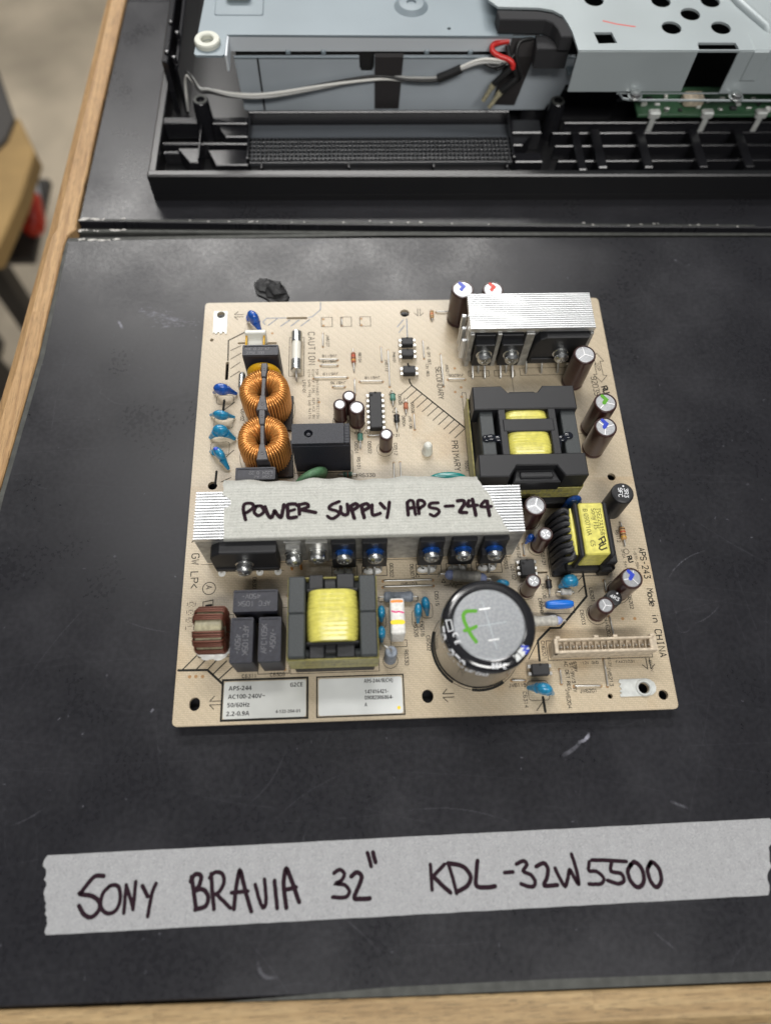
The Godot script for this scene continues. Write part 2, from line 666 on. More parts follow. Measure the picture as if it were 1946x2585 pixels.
	make("ceramic", Color(0.82, 0.81, 0.77), 0.6, 0.0, noise_map(256, 0.03, 0.86, 1.0, 4, FastNoiseLite.TYPE_SIMPLEX, 51), 60.0)
	make("grey_resistor", Color(0.30, 0.34, 0.40), 0.6, 0.0, mott, 90.0)
	make("pale_resistor", Color(0.58, 0.56, 0.50), 0.65, 0.0, mott, 90.0)
	make("lilac", Color(0.28, 0.33, 0.55), 0.5)
	make("tan_resistor", Color(0.52, 0.30, 0.12), 0.45)
	make("brown_resistor", Color(0.42, 0.13, 0.06), 0.45)
	make("green_resistor", Color(0.08, 0.22, 0.17), 0.4)
	make("band", Color(0.06, 0.03, 0.02), 0.5)
	make("diode_black", Color(0.015, 0.015, 0.016), 0.35)
	var gl := StandardMaterial3D.new()
	gl.resource_name = "glass"
	gl.albedo_color = Color(0.95, 0.96, 0.95, 0.12)
	gl.transparency = BaseMaterial3D.TRANSPARENCY_ALPHA
	gl.roughness = 0.03
	mats["glass"] = gl
	make("fuse_body", Color(0.72, 0.70, 0.62), 0.4)
	make("label_silver", Color(0.58, 0.59, 0.56), 0.4, 0.0, noise_map(256, 0.01, 0.94, 1.0, 3, FastNoiseLite.TYPE_SIMPLEX, 62), 20.0)
	make("label_paper", Color(0.70, 0.72, 0.705), 0.4, 0.0, noise_map(256, 0.01, 0.94, 1.0, 3, FastNoiseLite.TYPE_SIMPLEX, 61), 20.0)
	# masking tape: mottled crepe paper
	var crepe := fibres()
	var mt := make("masking_tape", Color(0.445, 0.45, 0.46), 0.7, 0.0, crepe, 20.0)
	bump(mt, crepe, 0.005)
	var mt2 := make("masking_tape_thin", Color(0.62, 0.625, 0.57), 0.5, 0.0, crepe, 17.0)
	bump(mt2, crepe, 0.002)
	# bench
	var px := 1400.0 / 420.0
	var near := worn_top(5, [
		[(137 + 85) * px, (186 + 48) * px, (141 + 85) * px, (183.4 + 48) * px, 0.7, 1.6, 2.0], [(131 + 85) * px, (190 + 48) * px, (137 + 85) * px, (186.6 + 48) * px, 0.3, 2.0, 1.0],  # first pair paints the highlight along a crumple in the sheet
		[(180 + 85) * px, (128 + 48) * px, (196 + 85) * px, (118 + 48) * px, 0.3, 0.7, -6.0], [(186 + 85) * px, (146 + 48) * px, (196 + 85) * px, (140 + 48) * px, 0.2, 0.6, 3.0],
		[(-38 + 85) * px, (5 + 48) * px, (-36 + 85) * px, (9 + 48) * px, 0.6, 1.4, 0.0], [(36 + 85) * px, (-38 + 48) * px, (55 + 85) * px, (-39 + 48) * px, 0.25, 1.2, 1.0],
		[(30 + 85) * px, (246 + 48) * px, (36 + 85) * px, (250 + 48) * px, 0.22, 1.5, 6.0], [(-50 + 85) * px, (205 + 48) * px, (-40 + 85) * px, (200 + 48) * px, 0.2, 0.8, 2.0],
		[(165 + 85) * px, (206 + 48) * px, (170 + 85) * px, (208 + 48) * px, 0.25, 1.2, 0.0], [(152 + 85) * px, (243 + 48) * px, (158 + 85) * px, (248 + 48) * px, 0.22, 0.8, 0.0]])
	var far := worn_top(9, [])
	for k in [["bench_near", near], ["bench_far", far]]:
		var m := make(k[0], Color(1, 1, 1), 1.0, 0.0, null, 1.0, 0.4)
		m.albedo_texture = k[1][0]
		m.roughness_texture = k[1][1]
		m.uv1_scale = Vector3(1 / 0.42, 1 / 0.42, 1)
	make("bench_edge", Color(0.075, 0.078, 0.07), 0.7, 0.0, mott, 30.0)
	make("chipped", Color(0.62, 0.60, 0.56), 0.6, 0.0, dust, 60.0)
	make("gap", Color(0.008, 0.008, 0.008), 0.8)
	var grain := picture(256, 512, func(x: int, y: int) -> Color:
		return Color.WHITE)
	var gn := FastNoiseLite.new()
	gn.seed = 4
	gn.frequency = 0.035
	gn.fractal_octaves = 4
	var gf := FastNoiseLite.new()
	gf.seed = 14
	gf.frequency = 0.16
	gf.fractal_octaves = 2
	grain = picture(512, 512, func(x: int, y: int) -> Color:
		var w := gn.get_noise_2d(x * 1.0, y * 0.09 + gn.get_noise_2d(x * 0.2, y * 0.12) * 14.0)
		var p := gf.get_noise_2d(x * 1.4, y * 0.12)
		var k := 0.88 + 0.13 * w + 0.05 * gf.get_noise_2d(x * 0.3, y * 0.3) - (0.2 if p > 0.4 else 0.0)
		return Color(k, k * (0.97 + 0.03 * w), k * (0.92 + 0.06 * w)))
	for k in ["wood_long", "wood_cross"]:
		var m := make(k, Color(0.53, 0.345, 0.175) if k == "wood_long" else Color(0.44, 0.32, 0.17), 0.6, 0.0)
		m.albedo_texture = grain
		m.uv1_scale = Vector3(1 / 0.045, 1 / 0.16, 1) if k == "wood_long" else Vector3(1 / 0.05, 1 / 0.13, 1)
	make("bench_leg", Color(0.06, 0.06, 0.06), 0.5, 0.3)
	make("floor", Color(0.60, 0.51, 0.38), 0.5, 0.0, noise_map(512, 0.006, 0.72, 1.05, 5, FastNoiseLite.TYPE_SIMPLEX, 81), 0.8)
	make("crate_wood", Color(0.42, 0.27, 0.10), 0.7, 0.0, noise_map(256, 0.02, 0.8, 1.0, 4, FastNoiseLite.TYPE_SIMPLEX, 82), 1.5)
	make("tray_dark", Color(0.05, 0.045, 0.04), 0.6)
	make("bottle_red", Color(0.55, 0.035, 0.012), 0.4)
	make("bottle_white", Color(0.55, 0.60, 0.66), 0.4)
	# television
	var tb := make("bezel_black", Color(0.008, 0.008, 0.009), 0.3, 0.0, null)
	bump(tb, fineb, 0.0005)
	make("grille_grey", Color(0.05, 0.052, 0.056), 0.25)
	make("chassis_step", Color(0.62, 0.66, 0.69), 0.42, 0.1)
	make("cove_grey", Color(0.10, 0.11, 0.122), 0.2)  # lighter than the frame, for the curved upper band of the grille
	make("frame_black", Color(0.012, 0.012, 0.014), 0.2)
	make("chassis", Color(0.235, 0.285, 0.315), 0.42, 0.1, noise_map(256, 0.01, 0.93, 1.0, 3, FastNoiseLite.TYPE_SIMPLEX, 91), 5.0)
	make("chassis_wall", Color(0.47, 0.52, 0.56), 0.42, 0.1, noise_map(256, 0.01, 0.9, 1.0, 3, FastNoiseLite.TYPE_SIMPLEX, 92), 5.0)
	make("bracket", Color(0.42, 0.47, 0.48), 0.38, 0.15, noise_map(256, 0.01, 0.93, 1.0, 3, FastNoiseLite.TYPE_SIMPLEX, 93), 5.0)
	make("grommet", Color(0.62, 0.63, 0.55), 0.5)
	make("foam", Color(0.022, 0.022, 0.024), 0.85)
	make("black_tape", Color(0.03, 0.027, 0.027), 0.5)
	make("green_board", Color(0.05, 0.13, 0.065), 0.4, 0.0, dust, 60.0)
	make("wire_white", Color(0.74, 0.73, 0.68), 0.45)
	make("wire_grey", Color(0.42, 0.42, 0.40), 0.45)
	make("wire_black", Color(0.018, 0.018, 0.018), 0.4)
	make("wire_red", Color(0.62, 0.03, 0.025), 0.35)
	make("rubber", Color(0.026, 0.026, 0.027), 0.6, 0.0, dust, 60.0)
	var lp := make("lamp_glow", Color(0.9, 0.9, 0.9), 0.5)
	lp.emission_enabled = true
	lp.emission = Color(0.97, 0.98, 1.0)
	lp.emission_energy_multiplier = 3.0
	make("lamp_housing", Color(0.7, 0.7, 0.7), 0.5)


# ---- lettering ---------------------------------------------------------------------------------------------

const GLYPH := {
	"A": "0 0 2 6 4 0,.8 2.2 3.2 2.2", "B": "0 0 0 6 3 6 4 5 3 3.2 0 3.2,3 3.2 4 2 4 1 3 0 0 0", "C": "4 1 3 0 1 0 0 1 0 5 1 6 3 6 4 5", "D": "0 0 0 6 2.5 6 4 4.5 4 1.5 2.5 0 0 0",
	"E": "4 0 0 0 0 6 4 6,0 3 3 3", "F": "0 0 0 6 4 6,0 3 3 3", "G": "4 5 3 6 1 6 0 5 0 1 1 0 3 0 4 1 4 3 2.4 3", "H": "0 0 0 6,4 0 4 6,0 3 4 3", "I": "2 0 2 6,1 0 3 0,1 6 3 6",
	"J": "0 1 1 0 2 0 3 1 3 6", "K": "0 0 0 6,4 6 0 2.5,1.3 3.5 4 0", "L": "0 6 0 0 4 0", "M": "0 0 0 6 2 3 4 6 4 0", "N": "0 0 0 6 4 0 4 6", "O": "1 0 0 1 0 5 1 6 3 6 4 5 4 1 3 0 1 0",
	"P": "0 0 0 6 3 6 4 5 4 4 3 3 0 3", "Q": "1 0 0 1 0 5 1 6 3 6 4 5 4 1 3 0 1 0,2.5 1.5 4 0", "R": "0 0 0 6 3 6 4 5 4 4 3 3 0 3,2 3 4 0", "S": "0 1 1 0 3 0 4 1 4 2.2 3 3 1 3 0 4 0 5 1 6 3 6 4 5",
	"T": "0 6 4 6,2 6 2 0", "U": "0 6 0 1 1 0 3 0 4 1 4 6", "V": "0 6 2 0 4 6", "W": "0 6 1 0 2 4 3 0 4 6", "X": "0 0 4 6,0 6 4 0", "Y": "0 6 2 3 4 6,2 3 2 0", "Z": "0 6 4 6 0 0 4 0",
	"0": "1 0 0 1 0 5 1 6 3 6 4 5 4 1 3 0 1 0", "1": "1 5 2 6 2 0", "2": "0 5 1 6 3 6 4 5 4 4 0 0 4 0", "3": "0 6 4 6 2 3.5 4 2.5 4 1 3 0 1 0 0 1", "4": "3 0 3 6 0 2 4 2",
	"5": "4 6 0 6 0 3.5 3 3.5 4 2.5 4 1 3 0 0 0", "6": "4 5 3 6 1 6 0 5 0 1 1 0 3 0 4 1 4 2.5 3 3.3 0 3.3", "7": "0 6 4 6 1.5 0", "8": "1 3.2 0 4 0 5 1 6 3 6 4 5 4 4 3 3.2 1 3.2 0 2 0 1 1 0 3 0 4 1 4 2 3 3.2",
	"9": "0 1 1 0 3 0 4 1 4 5 3 6 1 6 0 5 0 3.8 1 3 4 3", "a": "3.5 4 3.5 0,3.5 3 2.5 4 1 4 0 3 0 1 1 0 2.5 0 3.5 1", "d": "4 6 4 0,4 3 3 4 1 4 0 3 0 1 1 0 3 0 4 1", "e": "0 2 4 2 4 3 3 4 1 4 0 3 0 1 1 0 3.5 0",
	"n": "0 4 0 0,0 3 1 4 3 4 4 3 4 0", "i": "2 4 2 0,2 5.4 2 6", "o": "1 0 0 1 0 3 1 4 3 4 4 3 4 1 3 0 1 0", "y": "0 4 2 0,4 4 1.2 -1.6 0 -1.6", "u": "0 4 0 -1.6,0 1 1 0 3 0 4 1,4 4 4 0", "z": "0 4 4 4 0 0 4 0",
	"-": "0.5 3 3.5 3", "/": "0 0 4 6", "<": "3.5 5.5 0 3 3.5 0.5", ".": "1.6 0 2 0", "(": "3 6.5 1.5 5 1.5 1 3 -.5", ")": "1 6.5 2.5 5 2.5 1 1 -.5", "~": "0 2.5 0.7 3.6 1.6 3.4 2.6 2.6 3.4 2.4 4 3.5", "*": "1.2 5.4 1.8 6 2.6 5.6 2.2 4.8 1.2 5.4",
}


func strokes(s: String, size: float, wide := 1.0, gap := 5.6) -> Array:
	var out := []
	var k := size / 6.0
	var x := 0.0
	for ch in s:
		if GLYPH.has(ch):
			for piece in GLYPH[ch].split(","):
				var f: PackedFloat64Array = piece.split_floats(" ")
				var line := PackedVector2Array()
				for i in range(0, f.size(), 2):
					line.append(Vector2((x + f[i]) * k * wide, f[i + 1] * k))
				out.append(line)
		x += gap
	return out


func letter(m: M, s: String, X: float, Y: float, size: float, angle := 0.0, w := 0.25, h := 0.03, wide := 1.0, gap := 5.6) -> void:
	var a := deg_to_rad(angle)
	var dx := Vector2(cos(a), sin(a))
	var up := Vector2(sin(a), -cos(a))
	for line in strokes(s, size, wide, gap):
		var p := PackedVector2Array()
		for q in line:
			p.append(Vector2(X, Y) + dx * q.x + up * q.y)
		m.ribbon(p, w, h, false)


func type_text(m: M, s: String, X: float, Y: float, size: float, angle: float, h: float, bold := false, stretch := 1.0) -> void:
	var f := SystemFont.new()
	f.font_names = PackedStringArray(["Droid Sans"])
	f.font_weight = 700 if bold else 400
	var t := TextMesh.new()
	t.font = f
	t.text = s
	t.font_size = 32
	t.pixel_size = 1.0
	t.depth = 0.0
	t.curve_step = 4.0
	t.horizontal_alignment = HORIZONTAL_ALIGNMENT_LEFT
	var arr := t.get_mesh_arrays()
	var vs: PackedVector3Array = arr[Mesh.ARRAY_VERTEX]
	var idx: PackedInt32Array = arr[Mesh.ARRAY_INDEX] if arr[Mesh.ARRAY_INDEX] != null else PackedInt32Array(range(vs.size()))
	var lo := 1e9
	var left := 1e9
	for p in vs:
		lo = minf(lo, p.y)
		left = minf(left, p.x)
	var k := size / (32.0 * 0.714)
	var a := deg_to_rad(angle)
	var dx := Vector2(cos(a), sin(a))
	var up := Vector2(sin(a), -cos(a))
	for i in range(0, idx.size(), 3):
		var q := []
		for j in 3:
			var p := vs[idx[i + j]]
			var g := Vector2(X, Y) + dx * (p.x - left) * k * stretch + up * (p.y - lo) * k
			q.append(Vector3(g.x, h, g.y))
		m.dtri(q[0], q[1], q[2], Vector3.UP)


func _ready() -> void:
	rng.seed = 7
	# camera
	var cam := Camera3D.new()
	cam.name = "camera"
	add_child(cam)
	cam.transform = Transform3D(Basis(Vector3(0.99895, 0.02562, 0.03808), Vector3(0.02465, 0.40057, -0.91594), Vector3(-0.03872, 0.91591, 0.39951)).orthonormalized(), place(63.57, 208.49, 247.20))
	var lens := CameraAttributesPhysical.new()
	lens.frustum_focal_length = 16.65
	lens.frustum_focus_distance = 0.268
	lens.frustum_near = 0.02
	lens.frustum_far = 20.0
	lens.exposure_aperture = 3.9
	cam.attributes = lens
	cam.fov = 71.56
	cam.near = 0.02
	cam.far = 20.0
	# light: a pair of ceiling tubes behind the bench, and the pale room round about
	var env := Environment.new()
	env.background_mode = Environment.BG_COLOR
	env.background_color = Color(0.12, 0.123, 0.13).linear_to_srgb()
	env.tonemap_mode = Environment.TONE_MAPPER_LINEAR
	env.tonemap_exposure = 1.0
	env.sdfgi_enabled = true
	env.ssao_enabled = true
	env.ssil_enabled = true
	var we := WorldEnvironment.new()
	we.name = "environment"
	we.environment = env
	add_child(we)
	materials()
	lamp("long pale ceiling lamp furthest behind the bench", -120, -1320, 1300, 1300, 250, 2.3)
	lamp("long pale ceiling lamp just behind the circuit board", 30, -480, 1300, 1000, 200, 0.5)
	lamp("long pale ceiling lamp in front of the bench", 300, 1050, 1400, 1200, 280, 1.9)
	room()
	bench()
	television()
	board()
	tapes()
	scraps()


func lamp(label: String, X: float, Y: float, h: float, w: float, d: float, energy: float) -> void:
	var t := thing("ceiling_lamp", label, "lamp", X, Y, h, "ceiling lamps above the bench")
	var up := M.new()
	up.span(-w / 2, w / 2, 12, 60, -d / 2, d / 2, 6)
	build(t, "housing", up, mats.lamp_housing)
	var g := M.new()
	g.span(-w / 2 + 10, w / 2 - 10, 2, 11, -d / 2 + 10, d / 2 - 10, 1)
	build(t, "diffuser", g, mats.lamp_glow)
	var l := AreaLight3D.new()
	l.name = "lamp_light"
	l.area_size = Vector2(w, d) * U
	l.light_energy = energy
	l.light_color = Color(1.0, 0.988, 0.97)
	l.shadow_enabled = true
	t.add_child(l)
	l.rotation_degrees.x = -90
	# tip the fitting towards the bench
	var to := (place(80, 80, 0) - t.position)
	var tilt_x := atan2(to.z, -to.y)
	var tilt_z := atan2(to.x, -to.y)
	t.rotation = Vector3(-tilt_x * 0.6, 0, tilt_z * 0.6)


func room() -> void:
	var m := M.new()
	m.span(-3000, 3000, -40, 0, -4000, 2500, 0)
	var t := build(self, "floor", m, mats.floor, "", "structure")
	t.position = place(0, 0, -755)
	# crate with a dark tray, and a red capped bottle on a ledge of it
	var c := thing("wooden_crate", "blurred tan wooden crate standing on the floor left of the bench", "crate", -430, -460, -755)
	var body := M.new()
	at(body, c)
	body.prism(poly([-327, -575, -300, -520, -304, -453, -318, -365, -520, -340, -570, -560]), -372, -350, 2)
	build(c, "top_box", body, mats.crate_wood)
	var foot := M.new()
	at(foot, c)
	for q in [[-450, -545], [-450, -400], [-540, -545], [-520, -380]]:
		foot.span(q[0] - 15, q[0] + 15, -755, -372, q[1] - 15, q[1] + 15, 2)
	build(c, "leg", foot, mats.tray_dark)
	var shelf := M.new()
	at(shelf, c)
	shelf.span(-560, -344, -480, -468, -612, -470, 2)
	build(c, "shelf", shelf, mats.tray_dark)
	var tray := thing("tray", "dark brown tray lying on top of the blurred wooden crate", "tray", -400, -560, -350)
	var tm := M.new()
	at(tm, tray)
	tm.prism(poly([-364, -655, -329, -568, -333, -534, -352, -500, -480, -500, -480, -655]), -350, -344, 1.5)
	build(tray, "tray_body", tm, mats.tray_dark)
	var bt := thing("bottle", "small white bottle with red cap on the dark shelf under the crate", "bottle", -385, -470, -600)
	var bm := M.new()
	bm.lathe(Vector3(), [Vector2(0, 0), Vector2(15, 0), Vector2(16, 3), Vector2(16, 38), Vector2(13, 42), Vector2(0, 42)], 20)
	build(bt, "bottle_body", bm, mats.bottle_white)
	var cm := M.new()
	cm.lathe(Vector3(0, 42, 0), [Vector2(0, 0), Vector2(16, 0), Vector2(16, 40), Vector2(13, 52), Vector2(6, 58), Vector2(0, 59)], 20)
	build(bt, "bottle_cap", cm, mats.bottle_red)
	bt.rotation_degrees = Vector3(90, 16.6, 0)
	bt.position = place(-368, -594, -452)


func slab(parent: Node3D, called: String, list: Array, h0: float, h1: float, b: float, mat: Material, X0: float, Y0: float) -> void:
	# planar texture runs from the corner X0, Y0
	var m := M.new()
	var p := PackedVector2Array()
	for i in range(0, list.size(), 2):
		p.append(Vector2(list[i] - X0, list[i + 1] - Y0))
	m.prism(p, h0 - h1, 0.0, b)
	var r := build(parent, called, m, mat)
	r.position = (Vector3(X0, h1, Y0) - org[parent]) * U


func bench() -> void:
	var t := thing("workbench", "black topped workbench edged with raw timber, under the circuit board", "workbench", 120, 60, -755)
	slab(t, "bench_top", [-66.9, -42.6, 430, -38.0, 430, 258.6, -50, 254.2, -82.4, 253.6], -23, -5, 0.5, mats.bench_near, -85, -48)
	slab(t, "bench_top", [-58, -217, 430, -217, 430, -41.8, 257, -45.9, 81, -49.6, -63.0, -53.4], -23, -5.6, 0.4, mats.bench_far, -66, -220)
	slab(t, "bench_top", [-46, -560, 430, -560, 430, -217.4, -57.9, -217.4], -23, -5.6, 0.4, mats.bench_far, -66, -560)
	# the seam: a dark gap with a narrow fillet in it, and the scuffed edges on both sides
	var g := M.new()
	at(g, t)
	g.prism(poly([-64, -53.2, 81, -49.4, 257, -45.7, 430, -41.6, 430, -38.2, -66.6, -42.8]), -20, -9.0)
	build(t, "seam_bed", g, mats.gap)
	var f := M.new()
	at(f, t)
	f.prism(poly([-64, -50.6, 81, -47.3, 257, -44.2, 430, -40.9, 430, -39.6, 257, -42.6, 81, -45.4, -65, -48.6]), -9, -7.2, 0.4)
	build(t, "seam_fillet", f, mats.bench_edge)
	for q in [[[-66.0, -42.6, 81, -44.2, 257, -41.6, 430, -38.2, 430, -36.8, 257, -40.2, 81, -42.4, 0, -41.6, -66.2, -40.8], -5.0], [[-66.9, -40, -69.0, 23, -74.2, 87, -81.8, 240, -80.6, 240, -72.4, 87, -67.0, 23, -65.6, -40], -5.0], [[-62.8, -54.0, 81, -50.2, 257, -46.5, 257, -47.4, 81, -51.0, -62.4, -55.0], -5.6], [[20, 255.6, 70, 253.9, 120, 254.0, 186, 254.8, 430, 257.2, 430, 259.0, 186, 257.2, 69, 256.3], -5.0]]:
		var e := M.new()
		at(e, t)
		e.prism(poly(q[0]), q[1] - 0.2, q[1] + 0.03)
		build(t, "worn_edge", e, mats.bench_edge)
	var ch := M.new()
	at(ch, t)
	for i in 34:
		var x := -62.5 + 22.0 * pow(rng.randf(), 1.3)
		var row := i % 3
		var y: float = [-54.7, -49.5, -41.4][row] + rng.randf_range(-0.5, 0.5)
		if row == 2 and x < -52 and rng.randf() < 0.4:
			continue
		var L := rng.randf_range(0.5, 2.6)
		var p := PackedVector2Array()
		for k in 7:
			p.append(Vector2(x, y) + Vector2.from_angle(TAU * k / 7) * Vector2(L, 0.55) * rng.randf_range(0.5, 1.1))
		var hh: float = [-5.6, -7.2, -5.0][row]
		ch.prism(p, hh - 0.1, hh + 0.05 + 0.003 * i)
	for i in 26:
		var x := rng.randf_range(-35, 250)
		var y := -53.6 + (x + 55) * 0.0235 - rng.randf() * 1.6
		ch.prism(circle(x, y, rng.randf_range(0.25, 0.9), 6, 0.3), -5.7, -5.55 + 0.002 * i)
	build(t, "paint_chip", ch, mats.chipped, "", "stuff")
	# timber edging, chamfered on its outer side
	var w := M.new()
	var path := [[-44.5, -560.0, -57.0], [-58.3, -217.0, -70.4], [-63.4, -55.5, -76.6], [-63.0, -47.0, -77.0], [-66.2, -43.4, -77.3], [-66.9, -38.0, -77.6], [-69.2, 23.0, -81.2], [-74.4, 87.0, -86.4], [-82.4, 253.4, -95.0], [-83.6, 285.0, -96.4]]
	var sect := [[0.0, -23.0], [0.0, -4.6], [-0.5, -4.1], [-7.4, -4.1], [-11.6, -6.6], [-12.4, -9.0], [-12.4, -40.0], [0.0, -40.0]]
	w.xf = Transform3D(Basis(), Vector3(70, 4.1, 48))
	for i in path.size() - 1:
		for k in sect.size():
			var s0: Array = sect[k]
			var s1: Array = sect[(k + 1) % sect.size()]
			var k0: float = (path[i][0] - path[i][2]) / 12.4
			var k1: float = (path[i + 1][0] - path[i + 1][2]) / 12.4
			var a := Vector3(path[i][0] + s0[0] * k0, s0[1], path[i][1])
			var b := Vector3(path[i][0] + s1[0] * k0, s1[1], path[i][1])
			var c := Vector3(path[i + 1][0] + s1[0] * k1, s1[1], path[i + 1][1])
			var d := Vector3(path[i + 1][0] + s0[0] * k1, s0[1], path[i + 1][1])
			w.dquad(a, b, c, d, Vector3(s1[1] - s0[1], s0[0] - s1[0], 0))
	var wo := build(t, "timber_edge", w, mats.wood_long)
	wo.position = (Vector3(-70, -4.1, -48) - org[t]) * U
	var v := M.new()
	var sec2 := [[0.0, -23.0], [0.0, -4.5], [0.5, -4.0], [7.6, -4.0], [10.4, -6.2], [11.0, -9.0], [11.0, -40.0], [0.0, -40.0]]
	var path2 := [[-82.0, 254.0], [-44.8, 254.8], [69.0, 256.6], [186.0, 257.9], [430.0, 260.4]]
	for i in path2.size() - 1:
		for k in sec2.size():
			var s0: Array = sec2[k]
			var s1: Array = sec2[(k + 1) % sec2.size()]
			# the grain runs along X: the texture is laid with x and z exchanged, so write the mesh turned by a quarter
			var a := Vector3(path2[i][1] + s0[0] - 255, s0[1], -path2[i][0])
			var b := Vector3(path2[i][1] + s1[0] - 255, s1[1], -path2[i][0])
			var c := Vector3(path2[i + 1][1] + s1[0] - 255, s1[1], -path2[i + 1][0])
			var d := Vector3(path2[i + 1][1] + s0[0] - 255, s0[1], -path2[i + 1][0])
			v.dquad(a, b, c, d, Vector3(s0[1] - s1[1], s1[0] - s0[0], 0))
	var vo := build(t, "timber_edge", v, mats.wood_cross)
	vo.position = (Vector3(0, 0, 255) - org[t]) * U
	vo.rotation_degrees.y = -90
	for q in [[-40, -520], [400, -520], [-40, 225], [400, 225]]:
		var l := M.new()
		at(l, t)
		l.span(q[0] - 22, q[0] + 22, -755, -40, q[1] - 22, q[1] + 22, 2)
		build(t, "leg", l, mats.bench_leg)
	var fr := M.new()
	at(fr, t)
	fr.prism(poly([-56, -556, 426, -556, 426, 252, -66, 252]), -40, -23.2)
	build(t, "frame", fr, mats.bench_leg)


# ---- television --------------------------------------------------------------------------------------------

func television() -> void:
	var t := thing("television", "opened flat television lying face down at the back, its silver chassis bare", "television", 150, -200, -5.6)
	var b := M.new()
	at(b, t)
	b.prism(poly([-29, -66, 430, -62.6, 430, -430, -22, -430]), -5.6, -2.4)
	b.prism(poly([-29, -66.2, 430, -62.8, 430, -66.6, -29, -70.0]), -2.4, 8.6, 0.7)
	b.prism(poly([-29, -70.2, -25.2, -70.2, -20.4, -430, -24.2, -430]), -2.4, 7.6, 0.6)
	build(t, "bezel", b, mats.bezel_black)
	# moulded ribs and shelves inside the rim
	var r := M.new()
	at(r, t)
	for s in [[-24.8, -8.5, -1, 8, -105.5, -101.5], [-1.5, 15.5, -1, 8.4, -105, -100.5], [-24.6, -12, -2.4, 4, -87.6, -86.0], [-24.6, 16, -2.4, 6, -91, -89.6], [-24.5, 15.5, -2.4, 1.5, -112, -106]]:
		r.span(s[0], s[1], s[2], s[3], s[4], s[5], 0.4)
	r.prism(poly([-17.5, -87, -6.6, -87, -6.6, -77.5, -11, -77.5]), -2.4, 6.0, 0.4)
	r.prism(poly([-3.5, -87, 16, -87, 16, -77, 1, -77]), -2.4, 5.0, 0.4)
	r.prism(poly([1.5, -100.3, 15.5, -100.3, 15.5, -93, 5, -93, 2.5, -97]), -2.4, 7.2, 0.4)
	r.span(-6.9, -6.1, -2.4, 8.6, -100, -77, 0.2)
	r.span(142.5, 157, -2.4, 7.6, -103.5, -94.5, 0.4)
	r.prism(poly([142.5, -94.5, 152, -94.5, 147, -88, 142.5, -88]), -2.4, 6, 0.4)
	r.span(142.5, 156, -2.4, 5.0, -84, -78, 0.4)
	for y in [-97.5, -88.6, -78.4]:
		r.span(163, 430, -2.4, 5.4, y - 0.8, y + 0.8, 0.3)
	r.span(168, 430, -2.4, 9.5, -99.5, -98.6, 0.3)
	r.span(172, 176, -2.4, 6.4, -97, -71, 0.4)
	for x in [181.0, 203, 229.5, 252, 276, 300, 326, 352]:
		r.span(x, x + 4.6, -2.4, 7.6, -97, -71, 0.5)
	build(t, "inner_rib", r, mats.frame_black)
	for s in [[-23.5, -20.2, 24.0], [-18.4, -16.2, 21.0]]:
		var pl := M.new()
		at(pl, t)
		pl.prism(poly([s[0], -430, s[1], -430, s[1], -121, s[0] + 0.3, -122.5]), -2.4, s[2], 0.5)
		build(t, "side_plate", pl, mats.frame_black)
	var sp := M.new()
	at(sp, t)
	for q in [[-20.9, -128], [-17.3, -124], [-17.3, -142], [-20.9, -150]]:
		sp.lathe(Vector3(q[0], 22, q[1]), [Vector2(0, 0), Vector2(1.2, 0), Vector2(1.2, 3), Vector2(0.9, 3.4), Vector2(0, 3.5)], 12)
	build(t, "side_plate_pin", sp, mats.frame_black)
	# speaker grille
	var gr := part(t, "speaker_grille", 79, -92, 0)
	var fm := M.new()
	at(fm, gr)
	for s in [[15.6, 16.8, -108, -77.4], [141.0, 142.2, -108, -77.4]]:
		fm.span(s[0], s[1], -2.4, 8.4, s[2], s[3], 0.3)
	fm.span(15.6, 142.2, -2.4, 9.2, -108.6, -107.2, 0.3)
	build(gr, "grille_frame", fm, mats.frame_black)
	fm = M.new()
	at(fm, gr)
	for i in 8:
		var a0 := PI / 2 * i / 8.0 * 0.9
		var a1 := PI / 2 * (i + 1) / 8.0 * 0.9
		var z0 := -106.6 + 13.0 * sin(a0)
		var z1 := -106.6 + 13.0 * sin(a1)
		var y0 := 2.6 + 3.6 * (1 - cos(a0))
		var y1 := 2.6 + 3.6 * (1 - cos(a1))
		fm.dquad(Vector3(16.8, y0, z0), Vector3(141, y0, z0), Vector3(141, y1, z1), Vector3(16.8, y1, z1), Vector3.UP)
	build(gr, "grille_cove", fm, mats.cove_grey)
	var gb := M.new()
	at(gb, gr)
	for i in 63:
		var x := 17.6 + i * 1.97
		gb.span(x, x + 0.62, 4.2, 6.4, -93.4, -78.2, 0.12)
	for i in 6:
		var z := -92.4 + i * 2.75
		gb.span(16.8, 141.0, 3.4, 5.2, z, z + 0.7, 0.12)
	build(gr, "grille_bar", gb, mats.grille_grey, "", "stuff")
	var gd := M.new()
	at(gd, gr)
	gd.span(16.9, 140.9, -1.5, 0.5, -93.4, -78.2, 0)
	build(gr, "grille_mesh", gd, mats.foam)
	for x in [22.0, 63.0, 103.0, 138.0]:
		var tb := M.new()
		at(tb, gr)
		tb.span(x, x + 0.8, -2.4, 5.5, -78.0, -74.6, 0.2)
		build(gr, "grille_tab", tb, mats.frame_black)
	# chassis: upright wall with a slot and a stepped right end
	var wall := part(t, "chassis_wall", 85, -112, 7)
	var wm := M.new()
	wm.xf = Transform3D(Basis(Vector3(1, 0, 0), Vector3(0, 0, -1), Vector3(0, 1, 0)), Vector3(-85, -7, 0))
	# here the outline is (X, h) and the thickness runs backwards
	var out := PackedVector2Array()
